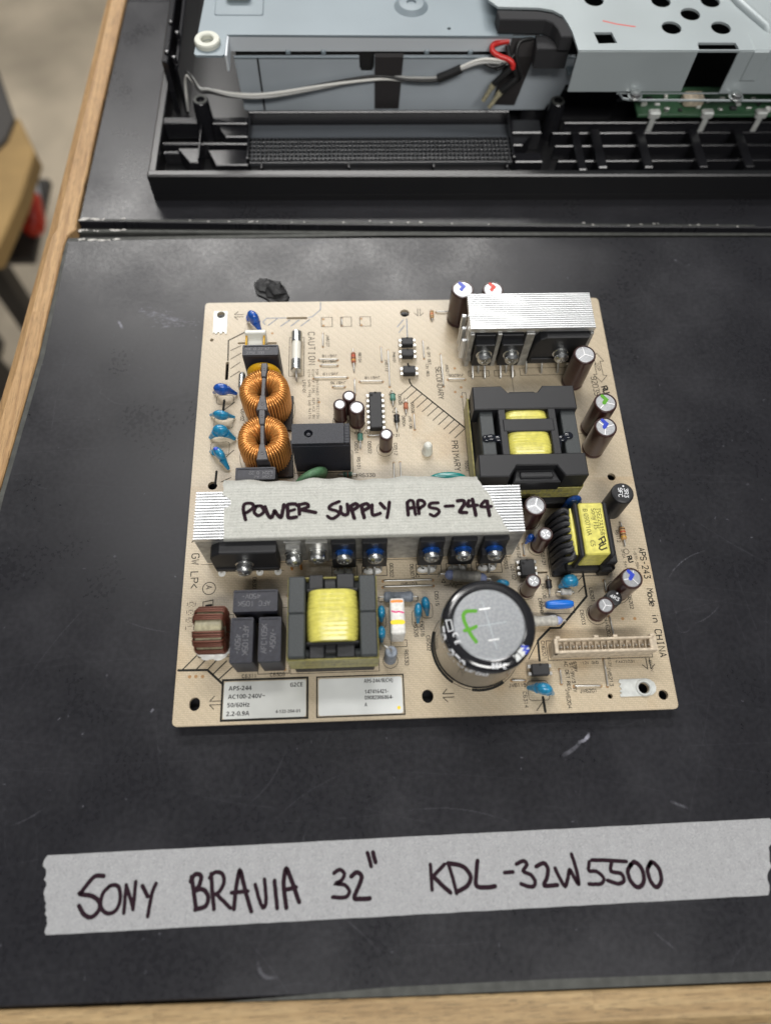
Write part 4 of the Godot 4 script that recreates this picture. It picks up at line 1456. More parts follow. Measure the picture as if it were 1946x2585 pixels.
func silkscreen() -> void:
	var m := M.new()
	at(m, bd)
	# isolation lines, thick
	for k in [[[145.8, 124.8, 145.8, 136.1, 134.6, 147.4, 130.9, 147.4, 126.0, 151.8, 125.7, 158.8], 0.8], [[125.3, 171.4, 125.5, 176.2], 0.9], [[86.2, 40.9, 86.2, 42.2, 87.0, 44.0, 108.3, 65.6], 0.6], [[86.0, 33.2, 86.0, 35.2], 0.8], [[0.7, 158.1, 10.6, 158.3, 16.2, 163.4], 0.8], [[11.0, 42.2, 11.0, 45.2], 0.9], [[10.7, 49.5, 10.5, 54.5], 0.9], [[9.4, 81.8, 9.2, 87.0], 0.9], [[10.9, 20.0, 18.0, 15.6], 0.5], [[11.2, 30.2, 10.9, 20.0], 0.5]]:
		m.ribbon(poly(k[0]), k[1], 0.02, true)
	for i in 11:
		var k := i / 10.4
		var x := 87.0 + 21.3 * k
		var y := 44.0 + 21.6 * k
		m.ribbon(poly([x, y, x - 4.6, y + 4.4]), 0.34, 0.02)
	for k in [[10.6, 158.3, 14.8, 153.6], [6.6, 158.2, 10.6, 153.9], [2.0, 158.0, 6.6, 153.2], [12.4, 160.0, 17.0, 155.4], [14.4, 161.9, 19.0, 157.6]]:
		m.ribbon(poly(k), 0.42, 0.02)
	for k in [[12.0, 25.2, 16.2, 22.8], [12.2, 29.6, 16.4, 26.6], [12.6, 34.2, 16.2, 31.2], [12.6, 38.4, 16.2, 35.6], [145.4, 128.4, 142.5, 131.0], [145.6, 132.0, 143.0, 134.4], [125.3, 172.6, 122.6, 175.8], [11, 54, 15, 50.5], [12.8, 75.5, 15.6, 72.6], [11.4, 86.4, 15, 84.6], [126, 151.8, 122, 158.2]]:
		m.ribbon(poly(k), 0.3, 0.02)
	# the large words
	letter(m, "SECONDARY", 97.4, 35.2, 2.1, 89, 0.3, 0.02, 0.92)
	letter(m, "PRIMARY", 101.4, 70.6, 2.3, 88.5, 0.32, 0.02, 0.92)
	letter(m, "APS-243", 168.2, 118.0, 2.2, 89, 0.36, 0.02, 0.86)
	letter(m, "Made", 168.3, 134.0, 2.2, 89, 0.36, 0.02, 0.9, 5.2)
	letter(m, "in", 168.4, 143.4, 2.2, 89, 0.36, 0.02, 0.9, 5.2)
	letter(m, "CHINA", 168.4, 149.2, 2.3, 89, 0.36, 0.02, 0.95, 5.7)
	letter(m, "GW LP<", 2.4, 115.6, 2.6, 89, 0.34, 0.02, 1.0, 5.4)
	letter(m, "<", 1.7, 109.6, 2.6, 89, 0.4)
	letter(m, "92039", 162.0, 41.4, 2.3, 88, 0.28, 0.02, 0.9)
	letter(m, "CAUTION", 44.4, 16.4, 2.6, 89, 0.3, 0.02, 0.9, 6.4)
	# framed marks at the left edge
	m.ribbon(circle(9.4, 129.0, 2.3, 24), 0.28, 0.02, false, true)
	letter(m, "A", 8.3, 127.9, 2.0, 90, 0.3)
	m.ribbon(poly([7.6, 134.0, 11.1, 133.4, 11.3, 138.0, 7.8, 138.6]), 0.28, 0.02, false, true)
	m.ribbon(poly([8.7, 135.4, 10.5, 135.2, 10.5, 136.2, 8.9, 136.5]), 0.7, 0.02)
	m.ribbon(poly([9.6, 135.8, 9.7, 137.6]), 0.7, 0.02)
	for i in 4:
		var y := 134.0 + i * 2.9
		for s in [[2.1, 0.2, 2.1, 1.3], [4.9, 0.2, 4.9, 1.3], [2.8, 0, 4.2, 0]]:
			m.ribbon(poly([s[0], y + s[1], s[2], y + s[3]]), 0.2, 0.02)
		if i < 3:
			for q in [[2.8, 0.6], [4.2, 0.6], [3.5, 1.1], [2.8, 1.6], [4.2, 1.6]]:
				m.disc(q[0], y + q[1], 0.18, 0.024, 6)
	# right edge marks
	m.ribbon(poly([164.6, 36.6, 165.0, 33.2, 163.2, 33.0, 166.4, 29.6, 168.8, 33.6, 167.2, 33.6, 167.4, 40.6, 169.0, 40.8, 166.2, 44.0, 163.4, 40.2, 164.8, 40.2]), 0.25, 0.02, false, true)
	letter(m, "DIP", 165.0, 34.6, 1.5, 88, 0.22)
	letter(m, "RU", 165.6, 46.6, 2.4, 75, 0.6, 0.02, 0.9, 5)
	m.ribbon(circle(165.6, 54.8, 2.6, 24), 0.5, 0.02, false, true)
	letter(m, "D", 164.6, 53.8, 2.0, 90, 0.4)
	m.ribbon(circle(163.4, 119.2, 1.0, 14), 0.2, 0.02, false, true)
	letter(m, "RU", 163.2, 121.4, 1.7, 75, 0.45, 0.02, 0.9, 5)
	letter(m, "1-878-994-11", 166.0, 118.0, 1.0, 89, 0.14)
	letter(m, "9T0A 94V-0", 161.6, 118.4, 1.0, 89, 0.14)
	# arrows
	for q in [[88.0, 6.9, -1.0, true], [11.6, 169.4, 1.0, false], [90.6, 169.6, 1.0, false], [163.8, 163.4, 0.0, false], [12.4, 7.0, 1.0, false]]:
		var base := Vector2(q[0], q[1])
		var turn: float = deg_to_rad({-1.0: 90.0, 1.0: 0.0, 0.0: -90.0}[q[2]])
		for s in [[0.4, -0.5, 4.2, -0.5], [0.4, 0.7, 4.2, 0.7], [0.4, -0.5, 1.9, -2.1], [0.4, 0.7, 1.9, 2.2]]:
			var p := PackedVector2Array()
			for i in [0, 2]:
				var v := Vector2(s[i], s[i + 1])
				if q[3]:
					v = Vector2(v.y * 0.9 + 4.0, 2.0 - v.x)
				else:
					v = v.rotated(turn)
				p.append(base + v)
			m.ribbon(p, 0.28, 0.02)
	build(bd, "printed_mark", m, mats.silk, "", "stuff")
	# fine component outlines and numbers
	var f := M.new()
	at(f, bd)
	for s in [["R6338", 64.4, 85.6, 1.4, 0], ["JW6103", 78.2, 130.0, 1.15, 0], ["C6516", 84.7, 143.6, 1.2, 89], ["C6515", 90.6, 132.6, 1.2, 89], ["R6326", 82.4, 143.8, 1.2, 89], ["R6330", 78.6, 153.6, 1.2, 89], ["C6502", 86.6, 148.8, 1.2, 89], ["C6311", 22.6, 161.4, 1.1, 0], ["C6309", 32.2, 161.2, 1.1, 0], ["D6301", 25.0, 125.4, 1.2, 89], ["Q6302", 74.7, 121.4, 1.2, 89], ["D6307", 82.2, 122.0, 1.2, 89],
		["CN6201", 127.0, 152.0, 1.2, 89], ["C6314", 118.6, 169.4, 1.2, 89], ["JW6204", 133.4, 169.0, 1.2, 89], ["JW6213", 149.0, 162.0, 1.2, 89], ["JW6201", 138.4, 170.3, 1.1, 0], ["JW6119", 114.0, 167.6, 1.1, 0], ["AC DET", 134.2, 159.4, 1.1, 89], ["REG", 134.2, 166.4, 1.1, 89], ["ST-9V/3.3V", 136.0, 160.0, 1.1, 89], ["STBY", 137.4, 159.6, 1.0, 89], ["C8203", 142.6, 141.2, 1.2, 89], ["JW6202", 151.0, 144.8, 1.2, 89], ["L6201", 147.2, 133.0, 1.2, 89], ["C6121", 131.2, 118.6, 1.2, 89], ["IC6102", 119.4, 122.6, 1.2, 89], ["D6106", 129.8, 131.0, 1.2, 89], ["C6518", 128.0, 136.4, 1.2, 89], ["Q6503", 117.0, 119.4, 1.2, 89],
		["D6508", 81.2, 48.4, 1.1, 89], ["D6506", 86.2, 52.4, 1.1, 89], ["D6504", 82.3, 58.6, 1.1, 89], ["JW6106", 85.0, 58.6, 1.1, 89], ["C6512", 78.4, 71.0, 1.2, 89], ["D6502", 68.2, 70.0, 1.2, 89], ["D6501", 63.0, 70.0, 1.2, 89], ["R6101", 63.7, 77.0, 1.2, 89], ["T6501", 106.0, 79.4, 1.1, 89], ["C6501", 54.8, 57.0, 1.1, 89], ["C6102", 17.6, 54.0, 1.2, 89], ["C6101", 16.6, 39.0, 1.2, 89], ["LF6101", 42.2, 40.6, 1.2, 89], ["12V REG", 93.4, 33.4, 1.0, 89], ["AC OFF DET", 94.4, 24.8, 1.0, 89], ["JW6211", 101.6, 33.8, 1.1, 89], ["PH6101", 79.8, 27.4, 1.0, 89], ["JW6112", 76.4, 31.0, 1.1, 89], ["R6104", 65.4, 27.4, 1.1, 89], ["JW6127", 52.0, 18.0, 1.1, 89], ["JW6131", 75.2, 68.0, 1.1, 0], ["D6202", 161.0, 136.0, 1.2, 89], ["R6112", 160.6, 110.6, 1.1, 89], ["JW6102", 122.3, 114.6, 1.1, 89]]:
		letter(f, s[0], s[1], s[2], s[3], s[4], 0.21, 0.02)
	for s in [["JW6118", 74.2, 40.6], ["JW6119", 57.0, 38.4], ["JW6116", 56.6, 29.4], ["JW6115", 56.6, 32.2], ["JW6136", 60.0, 42.8], ["JW6206", 109.0, 40.2]]:
		letter(f, s[0], s[1] - 0.2, s[2] - 1.3, 1.15, 180, 0.21, 0.02)
	for s in ["FOR CONTINUED PROTECTION", "RISK OF FIRE. REPLACE ON", "WITH SAME TYPE AND RATIN"]:
		var i := ["FOR CONTINUED PROTECTION", "RISK OF FIRE. REPLACE ON", "WITH SAME TYPE AND RATIN"].find(s)
		letter(f, s, 47.6 - i * 1.65, 35.4, 0.95, 89, 0.15, 0.02, 0.95, 6.6)
	letter(f, "-12V GND", 139.8, 160.6, 0.9, 0, 0.14)
	letter(f, "FAX2103N", 152.6, 160.6, 0.9, 0, 0.14)
	letter(f, "S012V", 164.2, 160.0, 0.9, 89, 0.14)
	letter(f, "S12V", 149.8, 158.6, 0.9, 89, 0.14)
	# outlines
	for r in [[133.6, 117.0, 155.0, 128.3], [36.5, 19.0, 42.7, 38.5], [39.4, 74, 62.0, 83.4], [39.0, 132.4, 69.6, 160.6], [74.0, 150.0, 79.6, 152.4], [27.9, 137.0, 38.6, 160.3], [128.6, 137.8, 140.6, 142.2], [50.0, 8.6, 54.6, 13.6], [58.2, 8.6, 62.8, 13.6], [66.4, 8.6, 71.0, 13.6], [111.0, 37.4, 119.6, 40.2], [121.8, 37.4, 130.4, 40.2], [132.6, 36.4, 158.0, 40.0], [53.6, 122.0, 62.8, 126.0], [64.6, 122.0, 73.6, 126.0], [84.4, 122.0, 93.6, 126.0], [95.6, 122.0, 104.8, 126.0], [106.6, 122.0, 116.0, 126.0], [128.8, 152.0, 165.8, 158.9], [69.0, 48.6, 74.4, 67.0], [107.4, 48, 109, 99], [7.2, 139, 18.6, 153.9]]:
		f.ribbon(poly([r[0], r[1], r[2], r[1], r[2], r[3], r[0], r[3]]), 0.22, 0.02, false, true)
	f.ribbon(poly([12.6, 122.9, 36.0, 122.9]), 0.18, 0.02)
	f.ribbon(poly([6, 119.9, 119.5, 119.9]), 0.18, 0.02)
	f.ribbon(poly([128.8, 30, 129, 60]), 0.18, 0.02)
	f.ribbon(poly([146, 68, 158, 68.4]), 0.18, 0.02)
	for c in [[28.7, 54.6, 10.6], [28.7, 75.6, 10.6], [103.9, 152.8, 15.6], [57.4, 60.4, 3.0], [63.8, 62.2, 3.6], [74.8, 73.6, 3.2], [123.9, 133.6, 3.0], [129.8, 116.6, 3.2], [128.5, 105.5, 4.0], [148.4, 143.0, 3.7], [157.3, 134.8, 4.4], [73.6, 157.2, 2.6]]:
		f.ribbon(circle(c[0], c[1], c[2], 32), 0.18, 0.02, false, true)
	for d in [[7.6, 47.2, 14.4, 51.4, 0.0], [7.2, 57.2, 14.8, 62.6, 0.0], [6.6, 68.8, 13.8, 74.6, 0.0], [120.4, 165.8, 127.6, 172.4, 0.0], [81.9, 139.4, 85.4, 145.6, 0.0], [85.6, 136.8, 89.4, 142.4, 0.0], [69.0, 139.4, 72.6, 145.4, 0.0]]:
		f.ribbon(rounded(d[0], d[1], d[2], d[3], 1.1, 3), 0.18, 0.02, false, true)
	for t in [[63.0, 65.4, 1.0], [66.8, 65.4, 1.0], [77.4, 47.0, 1.4], [82.5, 51.0, 1.4], [78.5, 55.4, 1.4], [84.0, 126.0, 0.9], [56, 87, 1.0], [93.4, 128.4, 0.9]]:
		f.ribbon(poly([t[0], t[1] + t[2], t[0] + t[2] * 0.8, t[1] - t[2] * 0.6, t[0] + t[2] * 1.6, t[1] + t[2]]), 0.22, 0.02, false, true)
	f.ribbon(poly([94.2, 130.4, 96.2, 130.3, 96.6, 129.6, 97.2, 131.0, 97.8, 129.6, 98.4, 131.0, 99.0, 130.2, 101, 130.2]), 0.2, 0.02)
	build(bd, "printed_outline", f, mats.silk_thin, "", "stuff")
	# the big arc under the smoothing capacitor, and the blue-grey isolation lines at the back
	var arc := M.new()
	at(arc, bd)
	for s in [[2.2, 3.5], [1.0, 1.75]]:
		var p := PackedVector2Array()
		for i in 15:
			p.append(Vector2(103.9, 152.8) + Vector2.from_angle(lerpf(s[0], s[1], i / 14.0)) * 15.5)
		arc.ribbon(p, 0.9, 0.02, false)
	build(bd, "printed_arc", arc, mats.silk)
	var blue := M.new()
	at(blue, bd)
	for k in [[26, 12.0, 25, 10.6, 26.6, 8.6, 34.6, 8.6], [44.4, 8.6, 46.0, 8.2, 49.6, 4.4, 49.6, 0.6], [86.6, 10, 86.4, 21.4], [85.2, 10.4, 82.4, 14.2], [85.4, 13.6, 83, 17.2], [31, 9, 27.4, 12.4], [36.4, 9.8, 32.6, 13], [40.4, 9.8, 37, 13], [45, 9.6, 41.2, 13]]:
		blue.ribbon(poly(k), 0.45, 0.02)
	build(bd, "printed_line", blue, mats.grey_resistor)


func labels() -> void:
	for k in 2:
		var x0: float = [15.9, 47.9][k]
		var x1: float = [45.1, 77.9][k]
		var fr := M.new()
		at(fr, bd)
		fr.ribbon(poly([x0 + 0.2, 162.0, x1 - 0.2, 162.0, x1 - 0.2, 175.4, x0 + 0.2, 175.4]), [0.75, 0.45][k], 0.02, false, true)
		build(bd, "label_frame", fr, mats.silk)
		var l := part(bd, "paper_label", (x0 + x1) / 2, 168.7, 0.0, ["white paper label with voltage rating", "white paper label with serial number"][k])
		var m := M.new()
		at(m, l)
		m.prism(rounded(x0 + 0.75, 162.7, x1 - 0.7, 175.0, 0.8), 0.05, 0.16)
		build(l, "label_sheet", m, mats.label_silver if k == 0 else mats.label_paper)
		var t := M.new()
		at(t, l)
		if k == 0:
			type_text(t, "APS-244", 18.2, 165.6, 1.45, 0, 0.18, true, 1.02)
			type_text(t, "G2CE", 39.0, 165.0, 1.4, 0, 0.18, true, 0.92)
			type_text(t, "AC100-240V~", 18.1, 168.4, 1.45, 0, 0.18, true, 1.02)
			type_text(t, "50/60Hz", 18.0, 171.2, 1.45, 0, 0.18, true, 0.98)
			type_text(t, "2.2-0.9A", 17.8, 174.0, 1.45, 0, 0.18, true, 1.02)
			type_text(t, "4-133-204-01", 34.2, 173.6, 1.05, 0, 0.18, true, 0.98)
		else:
			type_text(t, "APS-244/B(CH)", 64.2, 164.8, 1.3, 0, 0.18, true, 0.8)
			type_text(t, "147416421-", 64.4, 168.2, 1.3, 0, 0.18, true, 0.84)
			type_text(t, "0908Z006864-", 64.3, 170.2, 1.3, 0, 0.18, true, 0.84)
			type_text(t, "A", 64.2, 172.4, 1.2, 0, 0.18, true, 0.84)
		build(l, "label_print", t, mats.print)
		if k == 1:
			var y := M.new()
			at(y, l)
			y.disc(75.8, 173.2, 0.6, 0.18, 16)
			build(l, "yellow_dot", y, mats.yellow_ink)


func ground_tabs() -> void:
	var a := M.new()
	at(a, bd)
	a.prism(poly([4.0, 4.8, 9.9, 4.8, 10.0, 16.6, 9.4, 16.7, 9.0, 15.8, 8.2, 15.6, 7.8, 16.6, 7.2, 16.6, 6.8, 15.7, 6.2, 15.7, 5.8, 16.6, 5.2, 16.6, 4.9, 15.8, 4.2, 16.2]), 0.01, 0.35, 0.0, [circle(7.1, 6.7, 1.75)])
	build(bd, "ground_tab", a, mats.solder_plate)
	var b := M.new()
	at(b, bd)
	var p := poly([152.6, 166.3, 161.8, 166.3, 163.4, 166.7, 164.6, 167.8, 165.0, 169.3, 164.6, 170.8, 163.4, 171.8, 161.8, 172.2, 152.0, 172.2, 152.0, 171.4, 152.8, 170.9, 152.0, 170.3, 152.9, 169.6, 152.2, 168.6, 153.0, 167.9, 152.2, 167.3])
	b.prism(p, 0.01, 0.35, 0.0, [circle(160.6, 169.5, 1.9, 18)])
	b.lathe(Vector3(160.6, 0.3, 169.5), [Vector2(2.9, 0.05), Vector2(2.6, 0.5), Vector2(2.1, 0.5), Vector2(1.9, 0.0)], 24)
	build(bd, "ground_tab", b, mats.solder_plate)


func screw(parent: Node3D, X: float, Y: float, h: float, blue: bool) -> void:
	var m := M.new()
	m.xf = Transform3D(Basis(Vector3(1, 0, 0), Vector3(0, 0, 1), Vector3(0, -1, 0)), Vector3(X, h, Y) - org[parent])
	m.lathe(Vector3(), [Vector2(3.2, 0), Vector2(3.2, 0.55), Vector2(2.9, 0.6), Vector2(2.75, 0.7), Vector2(2.75, 1.7), Vector2(2.6, 1.8)], 22)
	build(parent, "washer", m, mats.blue_steel if blue else mats.steel)
	var d := M.new()
	d.xf = m.xf
	d.lathe(Vector3(0, 1.8, 0), [Vector2(2.5, 0), Vector2(2.85, 0.15), Vector2(2.85, 1.0), Vector2(2.6, 1.7), Vector2(2.0, 2.25), Vector2(0.9, 2.5), Vector2(0.8, 1.9), Vector2(0, 1.7)], 22)
	d.box(Vector3(0, 4.1, 0), Vector3(2.6, 0.5, 0.5), 0.05)
	d.box(Vector3(0, 4.1, 0), Vector3(0.5, 0.5, 2.6), 0.05)
	build(parent, "screw_head", d, mats.steel)


func legs(parent: Node3D, list: Array, mat: Material) -> void:
	for q in list:
		# x, Y and h where it leaves the body, then Y where it meets the board
		var m := M.new()
		at(m, parent)
		m.tube([Vector3(q[0], q[2], q[1]), Vector3(q[0], q[2] - 0.6, q[1] + 0.3), Vector3(q[0], 1.2, q[3]), Vector3(q[0], -0.5, q[3])], 0.45, 6)
		build(parent, "lead", m, mat)


func transistor(x0: float, x1: float, h0: float, h1: float, Y: float, blue: bool, tab: bool) -> void:
	var t := part(bd, "transistor", (x0 + x1) / 2, Y, h0, "black transistor with blue inked screw" if blue else "")
	var m := M.new()
	at(m, t)
	var split := h0 + (h1 - h0) * 0.56
	if tab:
		var pl := M.new()
		at(pl, t)
		pl.span(x0, x1, h0, h1, Y, Y + 1.2, 0.2)
		build(t, "metal_tab", pl, mats.tin)
	else:
		m.span(x0, x1, split - 0.2, h1, Y, Y + 1.7, 0.25)
		m.span(x0, x1, h0, split, Y, Y + 4.2, 0.35)
		build(t, "body", m, mats.black_plastic)
		var c := (x0 + x1) / 2
		legs(t, [[c - 2.5, Y + 2.4, h0, Y + 4.4], [c, Y + 2.4, h0, Y + 6.2], [c + 2.5, Y + 2.4, h0, Y + 4.4]], mats.tin)
		for s in [-2.0, 0.6]:
			var g := M.new()
			at(g, t)
			g.ellipsoid(Vector3(c + s, 0.4, Y + 4.6), Vector3(2.2, 1.1, 1.3), 12, 8)
			build(t, "glue", g, mats.silicone)
	screw(t, (x0 + x1) / 2 + 0.1, Y + (1.3 if tab else 1.8), h0 + (h1 - h0) * 0.56, blue)


func long_heat_sink() -> void:
	var s := part(bd, "heat_sink", 64, 110, 0, "long finned aluminium heat sink bearing a strip of tape")
	var m := M.new()
	# outline of the extrusion in (Y, h), drawn out along X
	m.xf = Transform3D(Basis(Vector3(0, 0, 1), Vector3(1, 0, 0), Vector3(0, 1, 0)), -org[s])
	var p := PackedVector2Array()
	p.append_array(poly([116.8, 1.0, 119.5, 1.0, 119.5, 22.2, 119.8, 22.6]))
	var ridges := 17
	for i in ridges:
		var y0 := 119.8 - 18.0 * i / ridges
		var y1 := 119.8 - 18.0 * (i + 0.56) / ridges
		p.append_array(PackedVector2Array([Vector2(y0, 24.5), Vector2(y0 - 0.12, 24.72), Vector2(y1 + 0.12, 24.72), Vector2(y1, 24.5)]))
		if i < ridges - 1:
			p.append_array(PackedVector2Array([Vector2(y1 - 0.05, 23.7), Vector2(119.8 - 18.0 * (i + 1) / ridges + 0.05, 23.7)]))
	p.append_array(poly([101.8, 22.4, 104.2, 22.0, 114.5, 21.8, 116.8, 20.8]))
	m.prism(p, 8.3, 120.2)
	build(s, "extrusion", m, mats.aluminium)
	var w := M.new()
	at(w, s)
	w.prism(poly([8.5, 119.52, 120.0, 119.52, 120.0, 119.62, 8.5, 119.62]), 1.2, 22.0)
	build(s, "front_face", w, mats.alu_wall)
	for x in [9.5, 118.5]:
		var f := M.new()
		at(f, s)
		f.span(x - 1.0, x + 1.0, -0.5, 1.4, 116.9, 119.4, 0.2)
		build(s, "foot", f, mats.tin)
	# bridge rectifier and the row of transistors screwed to it
	var r := part(bd, "bridge_rectifier", 25, 121.6, 3, "wide black bridge rectifier with one screw")
	var b := M.new()
	b.xf = Transform3D(Basis(Vector3(1, 0, 0), Vector3(0, 0, 1), Vector3(0, -1, 0)), Vector3(-25, -3, -2.0))
	b.prism(poly([12.4, -5, 35.4, -4.6, 35.6, -21.6, 16.6, -21.6, 13.6, -19.2, 12.6, -16.2]), 0.0, 4.4, 0.4)
	build(r, "body", b, mats.black_plastic)
	var st := M.new()
	at(st, r)
	st.span(13.0, 35.2, 5.2, 7.4, 123.9, 124.6, 0.2)
	build(r, "lower_step", st, mats.black_plastic)
	legs(r, [[13.7, 122.0, 5, 123.4], [20.7, 122.0, 5, 123.4], [27.4, 122.0, 5, 123.4], [34.0, 122.0, 5, 123.4]], mats.tin)
	for x in [13.7, 20.7, 27.4, 34.0]:
		var e := M.new()
		at(e, r)
		e.lathe(Vector3(x, 0, 123.4), [Vector2(1.35, 0.02), Vector2(1.25, 0.35), Vector2(0.8, 0.4), Vector2(0.5, 1.1), Vector2(0, 1.1)], 16)
		build(r, "eyelet", e, mats.silicone)
	screw(r, 23.8, 124.2, 12.4, false)
	var th := part(bd, "thermal_sensor", 41, 120.6, 4, "copper backed sensor under a screw")
	var cp := M.new()
	at(cp, th)
	cp.span(37.8, 44.0, 18.2, 20.6, 119.6, 120.2, 0.2)
	cp.span(38.3, 43.5, 5.0, 18.2, 119.6, 121.6, 0.3)
	build(th, "body", cp, mats.alu_wall)
	legs(th, [[39.0, 120.6, 5, 122.6], [42.4, 120.6, 5, 122.6]], mats.copper)
	screw(th, 40.9, 121.7, 13.2, false)
	transistor(45.3, 53.0, 3.0, 21.4, 119.65, false, true)
	for x in [[54.1, 62.5], [64.7, 73.4], [84.5, 93.2], [95.7, 104.4], [106.6, 115.4]]:
		transistor(x[0], x[1], 3.6, 21.2, 119.65, true, false)


func rear_heat_sink() -> void:
	var s := part(bd, "heat_sink", 133, 27, 0, "short tall finned aluminium heat sink near the back edge")
	var m := M.new()
	m.xf = Transform3D(Basis(Vector3(0, 0, 1), Vector3(1, 0, 0), Vector3(0, 1, 0)), -org[s])
	var p := PackedVector2Array()
	p.append_array(poly([30.6, 1.2, 33.4, 1.2, 33.4, 22.0, 35.2, 22.6]))
	var ridges := 17
	for i in ridges:
		var y0 := 35.4 - 17.6 * i / ridges
		var y1 := 35.4 - 17.6 * (i + 0.56) / ridges
		p.append_array(PackedVector2Array([Vector2(y0, 24.8), Vector2(y0 - 0.12, 25.0), Vector2(y1 + 0.12, 25.0), Vector2(y1, 24.8)]))
		if i < ridges - 1:
			p.append_array(PackedVector2Array([Vector2(y1 - 0.04, 24.5), Vector2(35.4 - 17.6 * (i + 1) / ridges + 0.04, 24.5)]))
	p.append_array(poly([17.8, 22.6, 20.0, 22.4, 28, 22.2, 30.6, 21.0]))
	m.prism(p, 108.9, 157.8)
	build(s, "extrusion", m, mats.aluminium)
	# back fins that show past its left end
	for i in 3:
		var f := M.new()
		at(f, s)
		f.span(106.9, 109.0, 2, 20.0 - i * 3, 24.0 + i * 3.6, 25.4 + i * 3.6, 0.3)
		build(s, "fin", f, mats.aluminium)
	for x in [[109.0, 110.8], [119.9, 121.7], [131.2, 134.6], [156.4, 157.8]]:
		var rb := M.new()
		at(rb, s)
		rb.span(x[0], x[1], 1.2, 22.2, 33.4, 36.0, 0.2)
		build(s, "rib", rb, mats.alu_wall)
	for x in [110.0, 133, 155.6]:
		var f := M.new()
		at(f, s)
		f.span(x - 1, x + 1, -0.5, 1.6, 31, 33.2, 0.2)
		build(s, "foot", f, mats.tin)
	for q in [[111.6, 119.6, 114.9], [122.2, 130.8, 126.5]]:
		var t := part(bd, "transistor", q[2], 36, 3)
		var b := M.new()
		at(b, t)
		b.span(q[0], q[1], 3.6, 17.6, 33.5, 37.6, 0.35)
		b.span(q[0], q[1], 17.4, 20.4, 33.5, 35.0, 0.25)
		build(t, "body", b, mats.black_plastic)
		legs(t, [[q[2] - 2.5, 36, 3.6, 41.4], [q[2], 36, 3.6, 38.6], [q[2] + 2.5, 36, 3.6, 41.4]], mats.tin)
		screw(t, (q[0] + q[1]) / 2, 37.6, 12.0, false)
	var d := part(bd, "power_module", 146, 36, 4, "wide black module with chamfered shoulder and one screw")
	var b := M.new()
	b.xf = Transform3D(Basis(Vector3(1, 0, 0), Vector3(0, 0, 1), Vector3(0, -1, 0)), Vector3(-146, -4, -2.4))
	b.prism(poly([134.8, -4.4, 155.0, -4.4, 156.2, -21.6, 139.4, -21.6, 137.0, -20.4, 135.4, -17.4, 134.9, -14]), 0.0, 3.8, 0.4)
	build(d, "body", b, mats.black_plastic)
	var st := M.new()
	at(st, d)
	st.span(135.4, 145.0, 6.4, 8.6, 37.3, 38.0, 0.2)
	build(d, "lower_step", st, mats.black_plastic)
	legs(d, [[134.8, 35.6, 4.4, 39.2], [141.3, 35.6, 4.4, 39.1], [148.1, 35.6, 4.4, 39.0], [153.6, 35.6, 4.4, 39.0]], mats.tin)
	screw(d, 146.6, 37.5, 12.2, false)


func winding(m: M, cx: float, ch: float, rx: float, rh: float, z0: float, z1: float, bands: int, sharp := 0.55) -> void:
	# tape wound round an axis that runs along Y, slightly bulged, with the edge of each turn showing
	var rows := []
	var n := bands * 6
	var extra := []
	for i in bands + 1:
		extra.append(rng.randf_range(-0.008, 0.010))
	for i in n + 1:
		var k := float(i) / n
		var bulge := 0.94 + 0.06 * sin(PI * k)
		var turn := k * bands * 0.9999
		var ripple: float = 0.042 * (1.0 - fmod(turn, 1.0)) + extra[int(turn)]
		var ring := PackedVector3Array()
		for j in 32:
			var a := TAU * j / 32
			var c := cos(a)
			var s := sin(a)
			ring.append(Vector3(cx + signf(c) * pow(absf(c), sharp) * rx * (bulge + ripple), ch + signf(s) * pow(absf(s), sharp) * rh * (bulge + ripple), lerpf(z0, z1, k)))
		rows.append(ring)
	m.surf(rows, true, true)


func upright_text(m: M, s: String, X: float, h: float, Y: float, size: float, w: float, parent: Node3D) -> void:
	m.xf = Transform3D(Basis(Vector3(1, 0, 0), Vector3(0, 0, 1), Vector3(0, -1, 0)), Vector3(X, h, Y) - org[parent])
	letter(m, s, 0, 0, size, 0, w, 0.02)


